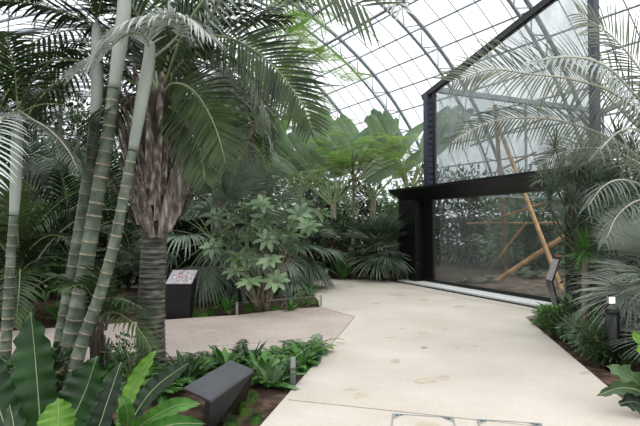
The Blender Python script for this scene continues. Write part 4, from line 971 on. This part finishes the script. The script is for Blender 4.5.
b = gp(585, 6.7); t = thing('yucca', 'green yucca rosette in front of the dark enclosure jamb', 'plant', b)
mb = MB(); mb.tube([b+V((0, 0, -.03)), b+V((0, 0, 1.2))], [.06, .05], 8); mb.build('trunk', M['wood'], t, smooth=True)
child(spiky_mesh('fern', 80, .42, .03, lo=-.8), 'leaf_head', t, (0, 0, 1.3), None, 1)
bush('dark_shrub', 'dark shrub filling the shade right of the enclosure jamb', gp(600, 9.2), (.7, .6, 1.1), 900, .14, .06, 'broad')
bush('dark_shrub', 'tall dark shrub behind the dracaena tangle', gp(634, 8.9), (.8, .7, 1.75), 1800, .15, .055, 'broad')
# ---- inside the enclosure
encl = [(1.9, 3.4, .5, .9, 'bgleaf'), (2.2, 5.6, .8, 1.2, 'bgleaf'), (3.3, 5.8, .8, 1.1, 'bgleaf'), (4.6, 6.0, .8, 1.1, 'bgleaf'), (6.0, 5.8, .8, 1.1, 'bgleaf'), (7.3, 5.6, .8, 1.2, 'bgleaf'), (1.8, 4.8, .6, 1.2, 'broadl'), (5.6, 4.4, .5, .9, 'fern'), (6.6, 3.6, .6, 1.0, 'fern')]
desc = ['dark leafy shrub at the left corner inside the enclosure', 'tall leafy shrub at the back left of the enclosure', 'leafy shrub at the back of the enclosure behind the prop', 'leafy shrub at the back centre of the enclosure', 'leafy shrub behind the crossing bamboo poles', 'leafy shrub at the back right of the enclosure', 'pale-leaved tall shrub at the left inside the enclosure', 'bright shrub behind the leaning bamboo pole', 'green shrub above the thick low pole']
for (s, t_, r, h, mt), lab in zip(encl, desc):
    bush('enclosure_shrub', lab, E(s, t_, esz(s, t_)-.03), (r, r*.7, h), 1500, .2, .075, 'broad' if mt == 'bgleaf' else mt, stems=6)
for i, (s, t_) in enumerate([(1.8, .9), (2.3, 1.2), (3.0, 3.6), (3.8, 2.9), (4.6, 3.8), (5.2, 3.0), (2.9, 2.2), (5.9, 2.6), (2.2, 2.4), (4.2, 4.4), (3.6, 4.6), (5.0, 4.9)]):
    fern('enclosure_fern', 'low fern-like plant on the enclosure soil behind the glass', E(s, t_, esz(s, t_)-.01), 12, .4, 'fan', .12, 'low plants inside the enclosure', cat='plant')
# dark wooden stumps inside
for i, x in enumerate([(3.0, 4.4), (3.3, 4.9), (3.9, 5.0), (4.3, 4.7)]):
    p = E(x[0], x[1], 0); m_ = MB(); h = .9+.25*(i % 3); m_.tube([p, p+V((.03, 0, h*.5)), p+V((0, 0, h))], [.07, .06, .055], 8); tag(m_.build('upright_log', M['wood'], origin=p, smooth=True), 'slim upright log standing among shrubs inside the enclosure', 'log', 'upright logs inside the enclosure')
# ---- background trees and palms that close the view
p1 = feather_set('bgA', 'palmdark', 2.1, .6, 30, .05, droop=.35)
p2 = feather_set('bgB', 'palmgrey', 2.1, .6, 30, .05, droop=.35)
p3 = feather_set('bgC', 'palm', 1.8, .45, 30, .045, droop=.4)
BG = [
 (62, 9.5, 1.0, p1, 12, 'dark feather palm low between the left trunks and the pink path'),
 (18, 8.5, .9, p3, 11, 'feather palm low behind the thin left trunk'),
 (112, 12, 1.5, p1, 13, 'dark feather palm seen between the ringed trunks and the shaggy trunk'),
 (40, 13, 2.2, p2, 13, 'grey-green feather palm behind the left clump'),
 (-10, 11, 2.4, p1, 13, 'dark feather palm beyond the left edge'),
 (85, 16, 3.8, p3, 14, 'tall feather palm far behind the ringed clump'),
 (140, 15, 3.4, p2, 14, 'tall grey feather palm right behind the shaggy trunk'),
 (200, 15, 4.2, p3, 14, 'tall feather palm above the map lectern'),
 (235, 18, 5.0, p1, 14, 'tall dark feather palm left of the bird of paradise plants'),
 (180, 20, 6.2, p2, 14, 'tallest grey palm behind the shaggy palm crown'),
 (110, 21, 6.4, p1, 14, 'very tall dark palm far behind the pale drooping frond'),
 (30, 20, 5.6, p1, 14, 'tall dark palm at the far left'),
 (60, 24, 7.6, p3, 14, 'towering palm far back at the upper left'),
 (270, 22, 4.6, p3, 14, 'far palm behind the second feathery tree'),
 (330, 20, 2.0, p3, 12, 'palm low behind the slender feathery tree trunk'),
 (222, 24, 8.0, p2, 14, 'towering pale palm far behind at the centre-left'),
]
BG += [(256, 14.5, 4.6, p1, 14, 'dark feather palm above the centre fan palm'), (218, 11.5, 3.5, p3, 13, 'feather palm standing just right of the shaggy palm crown'), (5, 17, 4.4, p1, 14, 'dark feather palm behind the left edge fronds')]
for x, D, h, st, n, lab in BG: palm('feather_palm', lab, gp(x, D), h, st, n, tr=.11, lean=(rv(-.2, .2), 0))
TR = [
 (150, 26, 8, 'bgleaf', 'far dark broad-leaved tree behind the shaggy palm'), (60, 28, 8.5, 'bgleaf', 'far tree at the upper left behind the palms'), (240, 27, 6.5, 'bgleaf', 'far broad-leaved tree left of centre'),
 (200, 22, 5, 'bgpale', 'pale green broad-leaved tree behind the fan palms'), (310, 24, 4.4, 'bgpale', 'far pale tree behind the bird of paradise plants'), (100, 19, 4.0, 'bgpale', 'light green tree behind the ringed trunks'),
 (5, 16, 3.6, 'bgpale', 'light green leafy tree at the left edge against the glass'), ]
for x, D, h, mt, lab in TR:
    cr_ = [(rv(-.5, .5)+q*1.1, rv(-.8, .8), h*(.62+.16*(i % 3)), 1.5, 1.2, 1.1) for i, q in enumerate((-1.3, -.5, .4, 1.2, 0, -.9, .9))]
    tree('broadleaf_tree', lab, gp(x, D), h, cr_, 420, .26, .11, mt, .12)
# understorey
US = [(-30, 9, 'bgleaf'), (30, 11.5, 'fern'), (75, 13.5, 'bgleaf'), (120, 14, 'bgleaf'), (160, 13.5, 'bgleaf'), (195, 12.5, 'bgleaf'), (235, 15.5, 'bgleaf'), (265, 16.5, 'bgleaf'), (300, 17.5, 'bgleaf'), (330, 17, 'bgleaf'), (362, 18, 'bgleaf'), (395, 18, 'bgleaf'), (10, 14, 'bgleaf'), (50, 17, 'bgpale'), (140, 17, 'bgpale'), (215, 17.5, 'bgleaf'), (410, 21, 'bgleaf'), (250, 19, 'bgleaf')]
ud = ['beyond the left edge', 'behind the thin left trunk', 'behind the ringed clump', 'between the clump and the shaggy trunk', 'behind the shaggy trunk', 'behind the map lectern', 'behind the skirted fan palm', 'behind the whorled shrub', 'left of the small far sign', 'behind the small far sign', 'behind the slender feathery tree', 'behind the jamb fan palm', 'deep behind the left palms', 'pale, deep behind the ringed clump', 'pale, deep behind the shaggy trunk', 'deep behind the fan palms', 'behind the enclosure corner', 'deep behind the centre fan palm']
for (x, D, mt), q in zip(US, ud):
    bush('understorey_shrub', 'leafy shade shrub ' + q, gp(x, D), (1.2, .8, 1.0+.3*R.random()), 1000, .24, .09, mt, stems=7, lift=.8)
# low plants on the near side of the far beds, left
for x, y, lab in [(20, 330, 'light green leafy plant at the pink path edge behind the thin left trunk'), (118, 318, 'low green plant behind the pink path, left of the shaggy trunk'), (60, 326, 'low dark plant across the pink path behind the ringed clump')]:
    strap_rosette('leafy_plant', lab, G(x, y-4), 16, .4, .1, 'fern', (1.3, .4), .3, .02)

# hedge of dense trees along the far side wall of the hall
def UV(u, v): return nax*u + dax*v
hd = ['behind the black bollard', 'far right behind the dracaena', 'behind the right end of the enclosure', 'behind the enclosure, third from its right end', 'behind the crossing bamboo poles', 'behind the upright bamboo pole', 'behind the left part of the enclosure', 'seen beside the enclosure corner post', 'behind the upright-leaved bird of paradise', 'behind the slender feathery tree', 'far beyond the small far sign', 'far beyond the centre palms', 'farthest along the side wall']
for i, q in enumerate(hd):
    v = -1.5+2.4*i; h = 3.0+.5*(i % 3)
    cr_ = [(rv(-.4, .4)+x_, rv(-.4, .4)+y_, z_, 1.5, 1.3, 1.0) for x_, y_, z_ in ((0, 0, .9), (.3, 1, 1.0), (-.2, -1, 1.1), (0, .4, 2.1), (.2, -.6, 2.2), (0, 0, 3.0+.3*(i % 3)))]
    tree('boundary_tree', 'dense dark tree along the side glazing, '+q, UV(17.6, v), h, cr_, 420, .3, .12, 'bgleaf' if i % 3 else 'bgpale', .1)

for i in range(8):
    h = 3.6+.5*(i % 3); cr_ = [(rv(-.4, .4)+x_, rv(-.4, .4)+y_, z_, 1.5, 1.3, 1.0) for x_, y_, z_ in ((0, 0, .9), (1, .3, 1.0), (-1, -.2, 1.1), (.4, 0, 2.1), (-.6, .2, 2.2), (0, 0, 3.4+.3*(i % 3)))]
    tree('boundary_tree', 'dense tree at the far end of the hall, '+['leftmost of its row', 'second of its row from the left', 'behind the thin left trunk', 'behind the ringed clump', 'behind the shaggy trunk', 'behind the map lectern', 'behind the island shrubs', 'rightmost of its row'][i], UV(-3+2.3*i, 28), h, cr_, 420, .3, .12, 'bgleaf', .1)
b = G(14, 322); t = thing('dark_feather_palm', 'low dark palm whose long frond arches right behind the thin left trunk', 'palm', b)
mb = MB(); mb.tube([b+V((0, 0, -.04)), b+V((0, 0, .35))], [.12, .09], 10); mb.build('trunk', M['fibre'], t, smooth=True)
D_ = b.y
for pts, ll in (([(14, 308), (26, 280), (44, 250), (68, 226), (100, 210), (125, 212)], .85), ([(14, 308), (5, 270), (-15, 235), (-40, 215)], .7), ([(14, 308), (30, 290), (60, 275), (90, 280), (110, 300)], .6), ([(14, 308), (16, 270), (24, 230), (40, 195)], .7)):
    cfrond(t, [(x, y, D_+.1*i) for i, (x, y) in enumerate(pts)], ll, 48, .034, 'palmdark', 'rachisg', droop=.15, fwd=.7, vee=.5, r0=.018)

for x, y, L, mt, q in [(262, 380, .34, 'fern', 'just right of the dark tilted sign'), (226, 372, .34, 'fern', 'behind the dark tilted sign, left one'), (250, 368, .32, 'nest', 'behind the dark tilted sign, right one'), (186, 384, .4, 'nest', 'left of the dark tilted sign'), (300, 368, .3, 'fern', 'beside the flat grey post near the path')]:
    strap_rosette('frilled_fern', 'broad-fronded green fern '+q, G(x, y), 14, L, .075, mt, (1.35, .5), .35, .06, 9)
